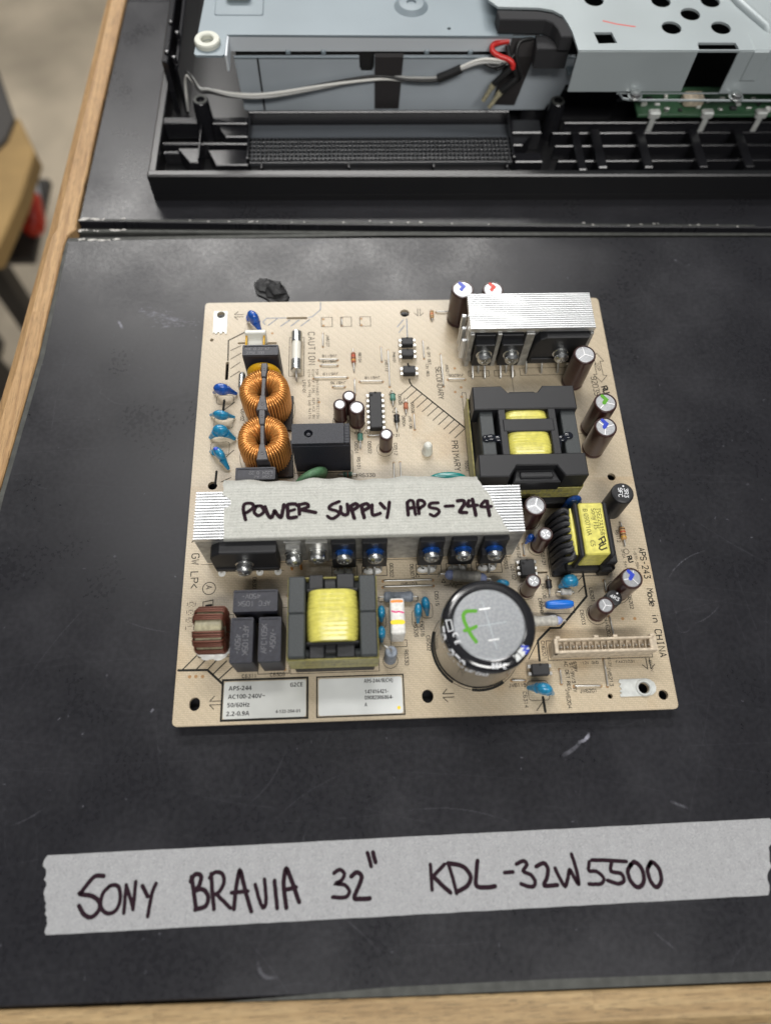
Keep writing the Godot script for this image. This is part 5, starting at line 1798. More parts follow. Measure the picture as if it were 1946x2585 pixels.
func transformers() -> void:
	# front left transformer
	var t := part(bd, "transformer", 54.4, 146.3, 0, "transformer with yellow taped winding and grey ferrite sides")
	var m := M.new()
	at(m, t)
	for x in [[40.2, 45.7], [63.3, 68.8]]:
		for z in [[133.1, 145.6], [145.7, 160.0]]:
			m = M.new()
			at(m, t)
			m.span(x[0], x[1], 5.0, 23.0, z[0], z[1], 0.4)
			build(t, "ferrite_core", m, mats.ferrite)
	m = M.new()
	at(m, t)
	m.span(40.6, 68.4, 6.0, 17.6, 133.4, 137.0, 0.3)
	m.span(40.6, 68.4, 6.0, 17.6, 156.2, 159.7, 0.3)
	build(t, "ferrite_yoke", m, mats.ferrite)
	m = M.new()
	at(m, t)
	for s in [[46.6, 51.6, 131.9, 138.0, 20.6], [51.6, 55.8, 132.6, 138, 19.4], [55.8, 61.8, 131.7, 138, 20.8], [46.8, 51.8, 154.6, 160.0, 19.8], [51.8, 55.6, 154.8, 158.2, 19.0], [55.6, 61.6, 154.6, 159.8, 20.0], [45.8, 63.2, 136.8, 138.0, 21.4], [45.8, 63.2, 154.6, 155.6, 21.4]]:
		m.span(s[0], s[1], 4, s[4], s[2], s[3], 0.4)
	m.span(41, 68, 0, 5.4, 132, 160.2, 0.4)
	build(t, "bobbin", m, mats.black_plastic)
	m = M.new()
	at(m, t)
	winding(m, 54.5, 12.5, 8.7, 11.6, 138.0, 154.8, 11)
	build(t, "winding", m, mats.yellow_tape)
	m = M.new()
	at(m, t)
	m.span(39.8, 69.1, 7.0, 20.6, 132.8, 160.35, 0.6)
	m.span(40.8, 68.2, 7.4, 20.2, 133.6, 159.6, 0.2)
	var band := M.new()
	at(band, t)
	for s in [[39.8, 69.1, 160.0, 160.4], [39.8, 69.1, 132.7, 133.1]]:
		band.span(s[0], s[1], 7.0, 20.4, s[2], s[3], 0.15)
	for x in [[39.75, 40.2], [68.8, 69.2]]:
		band.span(x[0], x[1], 7.0, 20.4, 132.9, 160.2, 0.15)
	build(t, "tape_band", band, mats.dark_yellow_tape)
	m = M.new()
	upright_text(m, "CHP32A041", 44.6, 15.4, 160.42, 1.9, 0.2, t)
	build(t, "tape_print", m, mats.grey_print)
	m = M.new()
	upright_text(m, "Sony B 090724A C0", 44.8, 11.6, 160.42, 1.9, 0.2, t)
	build(t, "tape_print", m, mats.grey_print)
	# right rear transformer
	t = part(bd, "transformer", 126.3, 79.8, 0, "large black framed transformer with two yellow windows")
	m = M.new()
	at(m, t)
	m.prism(poly([107.2, 61.0, 118.0, 60.8, 120.4, 63.8, 131.4, 63.8, 133.6, 60.9, 145.3, 61.1, 145.4, 71.0, 107.0, 71.0]), 15.0, 24.0, 0.4)
	m.prism(poly([106.9, 89.6, 145.6, 89.7, 145.6, 98.6, 137.2, 98.7, 134.6, 94.4, 120.4, 94.2, 117.4, 98.6, 106.7, 98.5]), 15.0, 24.0, 0.4)
	m.span(121, 131.0, 14, 22.4, 62.4, 64.4, 0.4)
	m.prism(poly([119.0, 99.4, 120.4, 94.0, 134.4, 94.0, 136.4, 99.4]), 14.0, 20.6, 0.6)
	m.span(121.6, 133.6, 19.5, 21.6, 95.6, 98.0, 0.4)
	build(t, "bobbin_end", m, mats.black_plastic)
	m = M.new()
	at(m, t)
	m.span(117.2, 135.8, 18, 23.9, 75.1, 80.3, 0.3)
	for x in [[115.8, 118.6], [134.3, 137.2]]:
		m.span(x[0], x[1], 14, 23.6, 70.8, 89.8, 0.3)
	build(t, "bobbin_bar", m, mats.black_plastic)
	for x in [[109.2, 114.2], [139.4, 145.0]]:
		m = M.new()
		at(m, t)
		m.span(x[0], x[1], 4, 22.0, 62.5, 97.5, 0.3)
		build(t, "ferrite_core", m, mats.ferrite)
	m = M.new()
	at(m, t)
	winding(m, 126.5, 12.0, 8.6, 11.0, 70.6, 75.4, 2, 0.42)
	winding(m, 126.5, 12.0, 8.6, 11.6, 79.9, 90.2, 8, 0.42)
	build(t, "winding", m, mats.yellow_tape)
	m = M.new()
	at(m, t)
	m.span(110, 144, 0.2, 14.8, 63, 97, 0.3)
	m.span(107.2, 146.4, 0, 5.2, 60.5, 101.0, 0.4)
	build(t, "base", m, mats.black_plastic)
	m = M.new()
	at(m, t)
	for s in [[106.6, 145.9, 98.7, 99.1], [106.6, 145.9, 60.3, 60.7]]:
		m.span(s[0], s[1], 6.4, 14.6, s[2], s[3], 0.15)
	for x in [[106.3, 106.8], [145.6, 146.0]]:
		m.span(x[0], x[1], 6.4, 15.6, 60.6, 98.9, 0.15)
	build(t, "tape_band", m, mats.dark_yellow_tape)
	m = M.new()
	upright_text(m, "TSE43159 FIS", 114.6, 11.4, 99.12, 2.2, 0.24, t)
	build(t, "tape_print", m, mats.grey_print)
	m = M.new()
	upright_text(m, "B 090717A A2", 117.6, 7.6, 99.12, 2.2, 0.24, t)
	build(t, "tape_print", m, mats.grey_print)
	m = M.new()
	at(m, t)
	for q in [[110.8, 82.2, 1.6, 0.9], [112.6, 82.0, 2.2, 1.1], [115.2, 82.4, 2.0, 1.0], [116.8, 82.0, 1.3, 1.0], [137.0, 83.4, 1.5, 0.8], [138.6, 82.8, 2.0, 0.9], [141.0, 81.6, 1.8, 0.7], [116.4, 84.0, 1.0, 0.7], [137.2, 85.2, 0.9, 0.6]]:
		m.ellipsoid(Vector3(q[0], 22.2, q[1]), Vector3(q[2], q[3], 1.5), 14, 8)
	build(t, "glue_drop", m, mats.glue_black)
	# small standing transformer at the right
	t = part(bd, "transformer", 146.5, 116.5, 0, "small standing transformer with lettered yellow tape and black wires")
	m = M.new()
	at(m, t)
	m.span(142.3, 151.0, 5.4, 17.2, 106.4, 126.2, 0.5)
	build(t, "tape_wrap", m, mats.yellow_tape)
	for x in [[140.6, 142.2], [151.1, 152.8]]:
		m = M.new()
		at(m, t)
		m.span(x[0], x[1], 4.0, 16.6, 106.0, 126.6, 0.5)
		build(t, "ferrite_core", m, mats.black_plastic)
	m = M.new()
	at(m, t)
	m.span(138.6, 156.8, 0, 4.2, 105.4, 127.4, 0.5)
	m.span(151.5, 156.6, 0, 8.0, 107, 126.4, 0.6)
	m.span(150.5, 155.0, 0, 5.8, 121.5, 128.6, 0.5)
	m.span(133.9, 140.6, 0, 3.0, 106.5, 128.6, 0.5)
	build(t, "bobbin", m, mats.black_plastic)
	m = M.new()
	at(m, t)
	var bulge := []
	for i in 9:
		var z := 107.6 + i * 2.2
		var ring := PackedVector3Array()
		var k := sin(PI * (i + 0.6) / 9.2)
		for j in 16:
			var a := TAU * j / 16
			ring.append(Vector3(139.9 + cos(a) * (0.6 + 1.5 * k), 9.0 + sin(a) * 6.0, z))
		bulge.append(ring)
	m.surf(bulge)
	build(t, "winding", m, mats.yellow_tape)
	for i in 8:
		m = M.new()
		at(m, t)
		var z := 107.8 + i * 2.55 + rng.randf_range(-0.2, 0.2)
		m.tube(curve([Vector3(141.0, 13.2, z * 0.55 + 116.5 * 0.45), Vector3(138.6, 13.4, z), Vector3(136.0, 11.2 + rng.randf(), z + 0.3), Vector3(134.6, 7.0, z + 0.5), Vector3(134.4, 2.6, z + 0.3)], 5), 1.15, 8)
		build(t, "black_wire", m, mats.black_plastic)
	m = M.new()
	at(m, t)
	type_text(m, "TSE22A158", 148.3, 108.6, 1.55, 89, 17.23, false, 0.98)
	type_text(m, "Sony FIS", 146.0, 108.8, 1.55, 89, 17.23, false, 1.0)
	type_text(m, "B 090710A", 143.6, 108.9, 1.55, 89, 17.23, false, 1.0)
	type_text(m, "C5", 144.4, 121.0, 1.55, 89, 17.23, false, 1.0)
	m.ribbon(poly([147.4, 120.8, 149.6, 119.6, 149.9, 121.2, 148.8, 122.0, 148.4, 120.4]), 0.5, 17.22, false)
	m.ribbon(poly([148.8, 121.6, 147.2, 122.8]), 0.5, 17.22, false)
	m.ribbon(poly([149.9, 122.2, 147.6, 123.2, 147.2, 124.0, 147.8, 124.6, 150.0, 123.8]), 0.5, 17.22, false)
	build(t, "tape_print", m, mats.print)


func choke(cx: float, cz: float, turn: float) -> void:
	var t := part(bd, "choke_coil", cx, cz, 0, "", turn)
	var H := 15.6
	for side in 2:
		var m := M.new()
		var turns := 22
		for i in turns:
			var k := (i + 0.5) / turns
			var a := deg_to_rad(-80.0 + 160.0 * k) + (PI if side == 1 else 0.0)
			var ai := a + rng.randf_range(-0.05, 0.05)
			# the inner ends crowd together in two layers
			var ri: float = [3.0, 4.0, 3.5][i % 3] + rng.randf_range(-0.15, 0.15)
			var ro := 9.2 + rng.randf_range(-0.12, 0.12)
			var yi: float = H - [1.2, 0.4, 0.8][i % 3]
			var d0 := Vector3(cos(a), 0, sin(a))
			var d1 := Vector3(cos(ai), 0, sin(ai))
			var tip := Vector3(-d0.z, 0, d0.x) * rng.randf_range(-0.12, 0.12)
			var pts := [d1 * ri + Vector3(0, 3, 0), d1 * ri + Vector3(0, yi - 2.6, 0), d1 * (ri + 0.35) + Vector3(0, yi - 0.9, 0), d1 * (ri + 1.2) + Vector3(0, yi, 0), d0 * (ri * 0.5 + ro * 0.5) + Vector3(0, H + 0.35, 0) + tip, d0 * (ro - 1.5) + Vector3(0, H - 0.05, 0), d0 * (ro - 0.4) + Vector3(0, H - 0.75, 0), d0 * ro + Vector3(0, H - 2.2, 0), d0 * ro + Vector3(0, 7, 0), d0 * (ro - 0.1) + Vector3(0, 1.6, 0), d0 * (ro - 1.0) + Vector3(0, 0.8, 0)]
			m.tube(pts, 0.45, 8, false)
		build(t, "copper_winding", m, mats.copper)
	var c := M.new()
	c.lathe(Vector3(), [Vector2(4.6, 0.5), Vector2(8.5, 0.5), Vector2(8.6, 14.6), Vector2(4.6, 14.6), Vector2(4.6, 0.5)], 28)
	build(t, "core", c, mats.black_plastic)
	var b := M.new()
	b.prism(poly([-1.1, -10.6, 1.1, -10.6, 1.3, -8.6, 0.95, -4.2, -0.95, -4.2, -1.3, -8.6]), 13.0, 17.0, 0.3)
	b.prism(poly([-0.8, -4.2, 0.8, -4.2, 0.75, 4.0, -0.75, 4.0]), 4.0, 16.4, 0.25)
	b.prism(poly([-0.95, 4.0, 0.95, 4.0, 2.0, 9.6, 2.2, 10.8, -2.2, 10.8, -2.0, 9.6]), 13.0, 17.0, 0.3)
	b.span(-2.4, 2.4, 0, 13.2, 9.2, 10.6, 0.3)
	b.span(-2.4, 2.4, 0, 13.2, -10.6, -9.2, 0.3)
	b.lathe(Vector3(0, 17.0, 8.0), [Vector2(0.7, -0.2), Vector2(0.7, 0.12), Vector2(0.45, 0.12), Vector2(0.45, 0.0)], 14)
	b.lathe(Vector3(0, 17.0, -7.6), [Vector2(0.6, -0.2), Vector2(0.6, 0.12), Vector2(0.35, 0.12), Vector2(0.35, 0.0)], 14)
	build(t, "separator", b, mats.resin)
	var base := M.new()
	base.span(-6, 9.9, 0, 0.9, -6.0, 10.2, 0.2)
	build(t, "base_plate", base, mats.black_plastic)


func chokes() -> void:
	choke(28.7, 54.3, -1.0)
	choke(28.9, 75.4, 2.0)
	# the small ring standing on edge at the left, wound in bunches
	var t := part(bd, "ring_inductor", 13.0, 146.6, 0, "small upright ring coil, wire bunched over a pale core")
	var m := M.new()
	m.xf = Transform3D(Basis(Vector3(0, -1, 0), Vector3(1, 0, 0), Vector3(0, 0, 1)), Vector3(0, 8.2, 0))
	m.lathe(Vector3(), [Vector2(3.6, -4.4), Vector2(6.7, -4.4), Vector2(7.0, -4.0), Vector2(7.0, 4.0), Vector2(6.7, 4.4), Vector2(3.6, 4.4), Vector2(3.4, 4.0), Vector2(3.4, -4.0), Vector2(3.6, -4.4)], 36)
	build(t, "core", m, mats.core_paint)
	for g in 12:
		m = M.new()
		m.xf = Transform3D(Basis(Vector3(0, -1, 0), Vector3(1, 0, 0), Vector3(0, 0, 1)), Vector3(0, 8.2, 0))
		var bunch: int = 4 if g % 3 == 1 else 3
		for i in bunch:
			var a := deg_to_rad(-165.0 + g * 28.6 + i * 5.6 + rng.randf_range(-1.0, 1.0))
			var d := Vector3(cos(a), 0, sin(a))
			var ro := 7.4 + rng.randf_range(0.0, 0.5)
			var hw := 4.95
			m.tube([d * 3.0 + Vector3(0, -hw + 0.6, 0), d * 3.5 + Vector3(0, -hw, 0), d * (ro - 0.7) + Vector3(0, -hw, 0), d * ro + Vector3(0, -hw + 0.7, 0), d * ro + Vector3(0, rng.randf_range(-0.4, 0.4), 0), d * ro + Vector3(0, hw - 0.7, 0), d * (ro - 0.7) + Vector3(0, hw, 0), d * 3.5 + Vector3(0, hw, 0), d * 3.0 + Vector3(0, hw - 0.6, 0)], 0.37, 7, false)
		build(t, "wire_bunch", m, mats.red_copper)
	m = M.new()
	for q in [[-4.2, 5.2, 1.8, 2.6, 2.2], [-1.6, 6.4, 1.5, 3.0, 2.0], [1.8, 6.2, 1.6, 2.8, 2.2], [3.6, 4.8, 1.6, 2.2, 2.0], [-2.8, 7.4, 0.6, 2.0, 1.2], [1.2, 7.6, 0.6, 2.0, 1.2]]:
		m.ellipsoid(Vector3(q[0], 0.8, q[1]), Vector3(q[3], q[2], q[4]), 14, 8)
	build(t, "glue", m, mats.silicone)


func box_cap(x0: float, x1: float, z0: float, z1: float, h: float, lines: Array, label: String, angle: float) -> void:
	var cx := (x0 + x1) / 2
	var cz := (z0 + z1) / 2
	var t := part(bd, "box_capacitor", cx, cz, 0, label)
	var m := M.new()
	at(m, t)
	m.span(x0, x1, 0.4, h - 0.02, z0, z1, 0.45)
	build(t, "case", m, mats.x_cap)
	m = M.new()
	at(m, t)
	m.prism(rounded(x0 + 0.1, z0 + 0.1, x1 - 0.1, z1 - 0.1, 0.4, 3), h - 1.0, h + 0.0, 0.0, [rounded(x0 + 0.75, z0 + 0.75, x1 - 0.75, z1 - 0.75, 0.4, 3)])
	m.prism(rounded(x0 + 0.1, z0 + 0.1, x1 - 0.1, z1 - 0.1, 0.4, 3), h - 0.2, h + 0.22, 0.0, [rounded(x0 + 0.7, z0 + 0.7, x1 - 0.7, z1 - 0.7, 0.4, 3)])
	build(t, "rim", m, mats.x_cap)
	m = M.new()
	at(m, t)
	m.span(x0 + 0.4, x1 - 0.4, 0, 0.9, z0 + 0.4, z1 - 0.4, 0.3)
	build(t, "resin_base", m, mats.resin)
	if lines:
		m = M.new()
		at(m, t)
		for l in lines:
			letter(m, l[0], l[1], l[2], l[3], angle, 0.24, h + 0.03, 0.95, 5.4)
		build(t, "case_print", m, mats.grey_print)


func box_capacitors() -> void:
	box_cap(21.0, 36.0, 134.9, 142.6, 15.5, [["AFC 105K", 33.4, 138.9, 1.6], ["450V-", 30.0, 136.4, 1.5]], "black box capacitor lying crosswise behind the pair", 180)
	box_cap(20.6, 28.2, 144.4, 159.6, 15.5, [["AFC105K", 24.8, 147.2, 1.7], ["* 450V-", 22.4, 147.4, 1.6]], "left black box capacitor of the pair", 90)
	box_cap(29.9, 37.4, 144.5, 159.5, 15.5, [["AFC105K", 32.6, 156.6, 1.7], ["*450V-", 35.4, 156.4, 1.6]], "right black box capacitor of the pair", -90)
	box_cap(20.3, 34.3, 36.2, 41.2, 18.2, [["PHE 0.22 X2", 21.4, 38.6, 1.0], ["275V 100", 22.0, 40.4, 1.0]], "black film capacitor at the rear left", 0)
	box_cap(20.0, 34.4, 89.7, 94.8, 18.0, [["L224 0.22", 33.2, 91.4, 1.1], ["275V X2", 33.2, 93.2, 1.1]], "black film capacitor between lower coil and long heat sink", 180)


func can(X: float, Y: float, h: float, r: float, label := "", ink: Material = null) -> Node3D:
	var t := part(bd, "can_capacitor", X, Y, 0, label)
	var m := M.new()
	m.lathe(Vector3(), [Vector2(r * 0.5, 0.2), Vector2(r - 0.15, 0.2), Vector2(r, 0.5), Vector2(r, 1.3), Vector2(r - 0.28, 1.7), Vector2(r - 0.28, 2.0), Vector2(r, 2.5), Vector2(r, h - 0.7), Vector2(r - 0.1, h - 0.25), Vector2(r - 0.35, h - 0.02), Vector2(r - 0.62, h - 0.02), Vector2(r - 0.7, h - 0.25)], 32)
	build(t, "sleeve", m, mats.sleeve)
	m = M.new()
	m.lathe(Vector3(), [Vector2(r - 0.68, h - 0.3), Vector2(r - 0.9, h - 0.12), Vector2(0, h - 0.12)], 28)
	build(t, "can_top", m, mats.can_top)
	m = M.new()
	var rr := r - 1.0
	var a0 := rng.randf() * TAU
	if r > 3.0:
		for k in 3:
			var e := Vector2.from_angle(a0 + TAU * k / 3) * rr
			m.ribbon(PackedVector2Array([Vector2(), e]), 0.32, h - 0.1, false)
	else:
		for k in 4:
			var e := Vector2.from_angle(a0 + TAU * k / 4)
			m.ribbon(PackedVector2Array([e * 0.4, e * rr * 0.9]), 0.3, h - 0.1, false)
	build(t, "vent_score", m, mats.vent)
	if ink:
		m = M.new()
		m.ribbon(PackedVector2Array([Vector2(-0.2 * r, -0.66 * r), Vector2(0.1 * r, -0.3 * r), Vector2(-0.15 * r, 0.05 * r)]), r * 0.34, h - 0.04)
		build(t, "ink_dab", m, ink)
	for s in [-1.0, 1.0]:
		m = M.new()
		m.tube([Vector3(s * r * 0.45, -2.5, 0), Vector3(s * r * 0.45, 0.4, 0)], 0.3, 6)
		build(t, "lead", m, mats.tin)
	return t


func can_capacitors() -> void:
	can(57.6, 59.6, 11.5, 2.6, "brown can capacitor, left of three")
	can(61.2, 55.6, 11.2, 2.6, "brown can capacitor, rearmost of three")
	can(64.1, 61.6, 12.2, 3.1, "brown can capacitor, front of three")
	can(75.1, 73.1, 11.2, 2.6)
	can(108.4, 11.0, 19.5, 4.6, "tall brown can capacitor left of the rear heat sink", mats.blue_ink)
	can(121.0, 10.6, 18.6, 4.4, "brown can capacitor with red ink behind the rear heat sink", mats.red_ink)
	can(153.6, 44.0, 19.6, 4.4)
	can(158.2, 66.2, 19.6, 4.4, "brown can capacitor with green ink", mats.green_ink)
	can(157.2, 75.8, 18.0, 4.3, "", mats.blue_ink)
	can(127.6, 105.8, 14.6, 4.0)
	can(130.2, 116.6, 13.6, 2.7)
	can(124.0, 133.6, 12.6, 2.7)
	can(157.4, 134.6, 15.6, 3.9, "brown can capacitor with a blue dot by the right edge", mats.blue_ink)
	can(148.2, 142.8, 11.5, 3.1)
	# the big smoothing capacitor
	var t := part(bd, "can_capacitor", 103.9, 152.8, 0, "big black smoothing capacitor marked with a green stroke")
	var m := M.new()
	var r := 15.1
	var h := 29.5
	m.lathe(Vector3(), [Vector2(r - 1, 0.3), Vector2(r - 0.3, 0.5), Vector2(r, 1.0), Vector2(r, 2.4), Vector2(r - 0.5, 3.2), Vector2(r, 4.0), Vector2(r, h - 2.6), Vector2(r - 0.1, h - 1.9), Vector2(r - 0.35, h - 1.3), Vector2(r - 0.76, h - 0.76), Vector2(r - 1.3, h - 0.35), Vector2(r - 1.9, h - 0.1), Vector2(r - 2.6, h), Vector2(11.8, h), Vector2(11.5, h - 0.1), Vector2(11.4, h - 0.4)], 72)
	build(t, "sleeve", m, mats.big_sleeve)
	m = M.new()
	m.lathe(Vector3(), [Vector2(11.42, h - 0.4), Vector2(11.0, h - 0.2), Vector2(0, h - 0.2)], 56)
	build(t, "can_top", m, mats.big_top)
	m = M.new()
	m.ribbon(poly([-1.6, -7.6, 0.0, 0.0, 1.6, 8.0]), 0.22, h - 0.18, false)
	m.ribbon(poly([-3.9, 0.6, 5.6, -0.6]), 0.22, h - 0.17, false)
	build(t, "score_line", m, mats.chassis_wall)
	m = M.new()
	m.ribbon(poly([-2.8, -4.8, 0.8, -5.2]), 0.5, h - 0.16, false)
	m.ribbon(poly([-0.8, 5.2, 2.6, 4.8]), 0.5, h - 0.16, false)
	build(t, "press_mark", m, mats.vent)
	m = M.new()
	hand(m, [[-3.9, -4.4, -5.4, -4.4, -7.2, -4.2, -8.0, -2.6, -7.2, 0.4, -5.8, 3.6, -4.6, 5.4], [-4.2, 0.6, -6.0, 1.4, -8.0, 1.8]], func(x: float, y: float) -> Vector2: return Vector2(x, y), 1.2, h - 0.12)
	build(t, "green_stroke", m, mats.green_ink)
	# lettering on the shoulder and round the side, in white
	m = M.new()
	type_text(m, "85°C", -0.6, 14.0, 1.7, 2, h + 0.03, true, 0.9)
	type_text(m, "C", -11.9, 2.6, 1.7, 80, h + 0.03, true)
	type_text(m, "E", -11.4, 5.2, 1.7, 74, h + 0.03, true)
	m.ribbon(poly([-13.6, -1.6, -12.0, -1.7, -11.6, 1.6, -13.0, 2.0]), 0.25, h + 0.03, false, true)
	build(t, "shoulder_print", m, mats.white_print)
	m = M.new()
	var a := PI * 1.045
	for s in [["450V", 5.0], ["270", 5.0], ["uF(M)", 3.2]]:
		for line in strokes(s[0], s[1], 0.5):
			var pts := []
			for q in line:
				var ang: float = a - q.x / r
				pts.append([ang, 23.8 + q.y])
			for i in pts.size() - 1:
				var p0 := Vector2(pts[i][0] * r, pts[i][1])
				var p1 := Vector2(pts[i + 1][0] * r, pts[i + 1][1])
				var d := (p1 - p0).normalized()
				var nn := Vector2(-d.y, d.x) * 0.36
				var q := []
				for k in [p0 + nn - d * 0.2, p0 - nn - d * 0.2, p1 - nn + d * 0.2, p1 + nn + d * 0.2]:
					# up the side first, then over the rounded shoulder
					var over := maxf(k.y - (h - 2.6), 0.0) / 2.6
					var rad := r - 2.6 * (1.0 - cos(over)) + (0.05 + 0.004 * i) * cos(over)
					var up := minf(k.y, h - 2.6) + 2.6 * sin(over) + (0.05 + 0.004 * i) * sin(over)
					q.append(Vector3(cos(k.x / r) * rad, up, sin(k.x / r) * rad))
				m.dquad(q[0], q[1], q[2], q[3], Vector3(cos(pts[i][0]), 1, sin(pts[i][0])))
		a -= (s[0].length() * 5.6 * s[1] / 6.0 * 0.5 + 0.7) / r
	build(t, "side_print", m, mats.white_print)
	m = M.new()
	var w0 := PackedVector2Array()
	for i in 9:
		w0.append(Vector2.from_angle(lerpf(0.60, 1.02, i / 8.0)) * 14.2)
	for i in 9:
		w0.append(Vector2.from_angle(lerpf(1.02, 0.60, i / 8.0)) * 11.9)
	m.prism(w0, h - 0.1, h + 0.03)
	build(t, "pale_band", m, mats.label_paper)
	m = M.new()
	m.ribbon(poly([7.0, 11.6, 6.8, 10.0, 7.6, 9.2, 8.6, 10.0, 9.0, 11.0]), 0.35, h + 0.05)
	build(t, "band_print", m, mats.print)
	m = M.new()
	m.ribbon(poly([9.4, 7.4, 11.0, 7.6, 9.8, 8.6, 11.2, 8.6, 10.4, 9.6]), 0.7, h + 0.06)
	build(t, "ink_dab", m, mats.blue_ink)


func disc_cap(cx: float, cz: float, ch: float, along: float, tall: float, thick: float, ends: Array, mat: Material, label := "") -> void:
	# a dipped disc on two coated legs; ends are the two places where the legs enter the board
	var t := part(bd, "disc_capacitor", cx, cz, 0, label)
	var dir := Vector2(ends[2] - ends[0], ends[3] - ends[1])
	var m := M.new()
	m.xf = Transform3D(Basis(Vector3.UP, -dir.angle()), Vector3())
	m.ellipsoid(Vector3(0, ch, 0), Vector3(along / 2, tall / 2, thick / 2), 20, 14, 0.85)
	build(t, "body", m, mat)
	for k in 2:
		m = M.new()
		var e := Vector3(ends[k * 2] - cx, 0, ends[k * 2 + 1] - cz)
		var from := Vector3(e.x * 0.42, ch - tall * 0.18, e.z * 0.42)
		m.tube(curve([from, from.lerp(e, 0.45) + Vector3(0, 0.5, 0), e + Vector3(0, 1.0, 0)], 5), [thick * 0.46, thick * 0.44, thick * 0.40, thick * 0.36, thick * 0.33, thick * 0.30, thick * 0.27, thick * 0.24, thick * 0.22, thick * 0.2, thick * 0.18], 10)
		build(t, "coated_leg", m, mat)
		m = M.new()
		m.tube([e + Vector3(0, 1.2, 0), e + Vector3(0, -0.4, 0)], 0.3, 6)
		build(t, "lead", m, mats.tin)


func disc_capacitors() -> void:
	var b: Material = mats.blue_dip
	var d: Material = mats.deep_blue_dip
	disc_cap(21.9, 13.2, 6.0, 6.2, 7.0, 4.2, [18.6, 10.4, 24.3, 16.4], d, "deep blue disc capacitor near the back left corner")
	disc_cap(10.6, 48.0, 5.6, 6.6, 6.4, 3.8, [6.6, 46.4, 15.6, 47.2], d, "deep blue disc capacitor at the left edge")
	disc_cap(10.8, 59.6, 5.0, 6.4, 5.6, 2.9, [5.8, 57.0, 15.3, 58.2], b)
	disc_cap(11.2, 67.0, 5.6, 6.2, 6.6, 4.0, [6.3, 67.4, 16.0, 68.2], b)
	disc_cap(11.2, 77.0, 5.4, 6.4, 6.4, 3.4, [6.8, 73.6, 14.2, 81.4], b, "light blue disc capacitor with an ink dot")
	disc_cap(70.9, 141.0, 5.0, 4.6, 5.4, 2.9, [71.0, 138.6, 71.0, 143.4], b)
	disc_cap(70.7, 148.4, 5.0, 4.6, 5.4, 2.9, [70.9, 146.0, 70.8, 150.6], b)
	disc_cap(83.8, 140.8, 5.0, 5.4, 5.6, 2.9, [84.2, 138.4, 83.8, 144.2], b)
	disc_cap(86.6, 138.4, 5.0, 5.0, 5.6, 3.0, [86.2, 135.6, 87.4, 141.6], b)
	disc_cap(124.6, 169.4, 5.2, 6.0, 6.2, 4.0, [120.3, 168.2, 128.6, 170.4], b, "blue disc capacitor at the front edge")
	disc_cap(144.4, 100.8, 6.0, 6.6, 6.0, 4.0, [141.0, 102.0, 148.6, 99.4], d)
	disc_cap(138.8, 131.6, 5.4, 5.6, 6.0, 4.4, [136.2, 132.6, 142.4, 131.8], b)
	disc_cap(127.0, 114.2, 4.0, 3.0, 4.6, 2.6, [125.8, 115.2, 128.4, 114.2], d)
	disc_cap(114.8, 131.6, 4.0, 5.0, 5.0, 2.8, [112.2, 131.6, 117.0, 132.4], b)
	var t := part(bd, "ink_dot", 10.4, 76.4, 8.5)
	var m := M.new()
	m.ellipsoid(Vector3(0, 0, 0), Vector3(0.9, 0.25, 0.75), 12, 6)
	build(t, "ink_dab", m, mats.blue_ink)
	# yellow varistor, green thermistor, teal and bright blue film capacitors
	t = part(bd, "varistor", 27.7, 43.3, 0, "mustard yellow disc varistor behind the upper coil")
	m = M.new()
	m.ellipsoid(Vector3(0, 8.4, 0), Vector3(6.8, 7.2, 2.3), 28, 16, 0.75)
	m.tube([Vector3(-3, 3, 0), Vector3(-3, -0.4, 0)], 0.7, 8)
	m.tube([Vector3(3, 3, 0), Vector3(3, -0.4, 0)], 0.7, 8)
	build(t, "body", m, mats.mustard)
	t = part(bd, "thermistor", 45.6, 91.0, 0, "sage green disc thermistor behind the long heat sink")
	m = M.new()
	m.xf = Transform3D(Basis(Vector3.UP, deg_to_rad(33)) * Basis(Vector3.RIGHT, 0.16), Vector3())
	m.ellipsoid(Vector3(0, 10.6, -0.6), Vector3(7.6, 7.6, 2.9), 26, 16, 0.8)
	build(t, "body", m, mats.sage)
	m = M.new()
	m.tube([Vector3(4.6, 4, 0), Vector3(5.4, 2, 0.4), Vector3(5.6, -0.4, 0.6)], 0.45, 6)
	m.tube([Vector3(-4.2, 4, 2), Vector3(-4.6, -0.4, 2)], 0.45, 6)
	build(t, "lead", m, mats.tin)
	t = part(bd, "film_capacitor", 97.4, 91.6, 0, "teal film capacitor behind the long heat sink")
	m = M.new()
	m.ellipsoid(Vector3(0, 6.4, 0), Vector3(8.0, 5.2, 2.6), 28, 14, 0.45)
	build(t, "body", m, mats.teal)
	t = part(bd, "film_capacitor", 134.4, 139.8, 0, "bright blue film capacitor lying in a printed box")
	m = M.new()
	m.xf = Transform3D(Basis(Vector3(0, -1, 0), Vector3(1, 0, 0), Vector3(0, 0, 1)), Vector3(0, 3.4, 0))
	m.ellipsoid(Vector3(0, 0, 0), Vector3(2.6, 5.0, 1.6), 20, 16, 0.35)
	build(t, "body", m, mats.bright_blue)
	m = M.new()
	m.tube([Vector3(-4.6, 3, 0), Vector3(-5.4, 2, 0), Vector3(-5.4, -0.4, 0)], 0.35, 6)
	build(t, "lead", m, mats.tin)


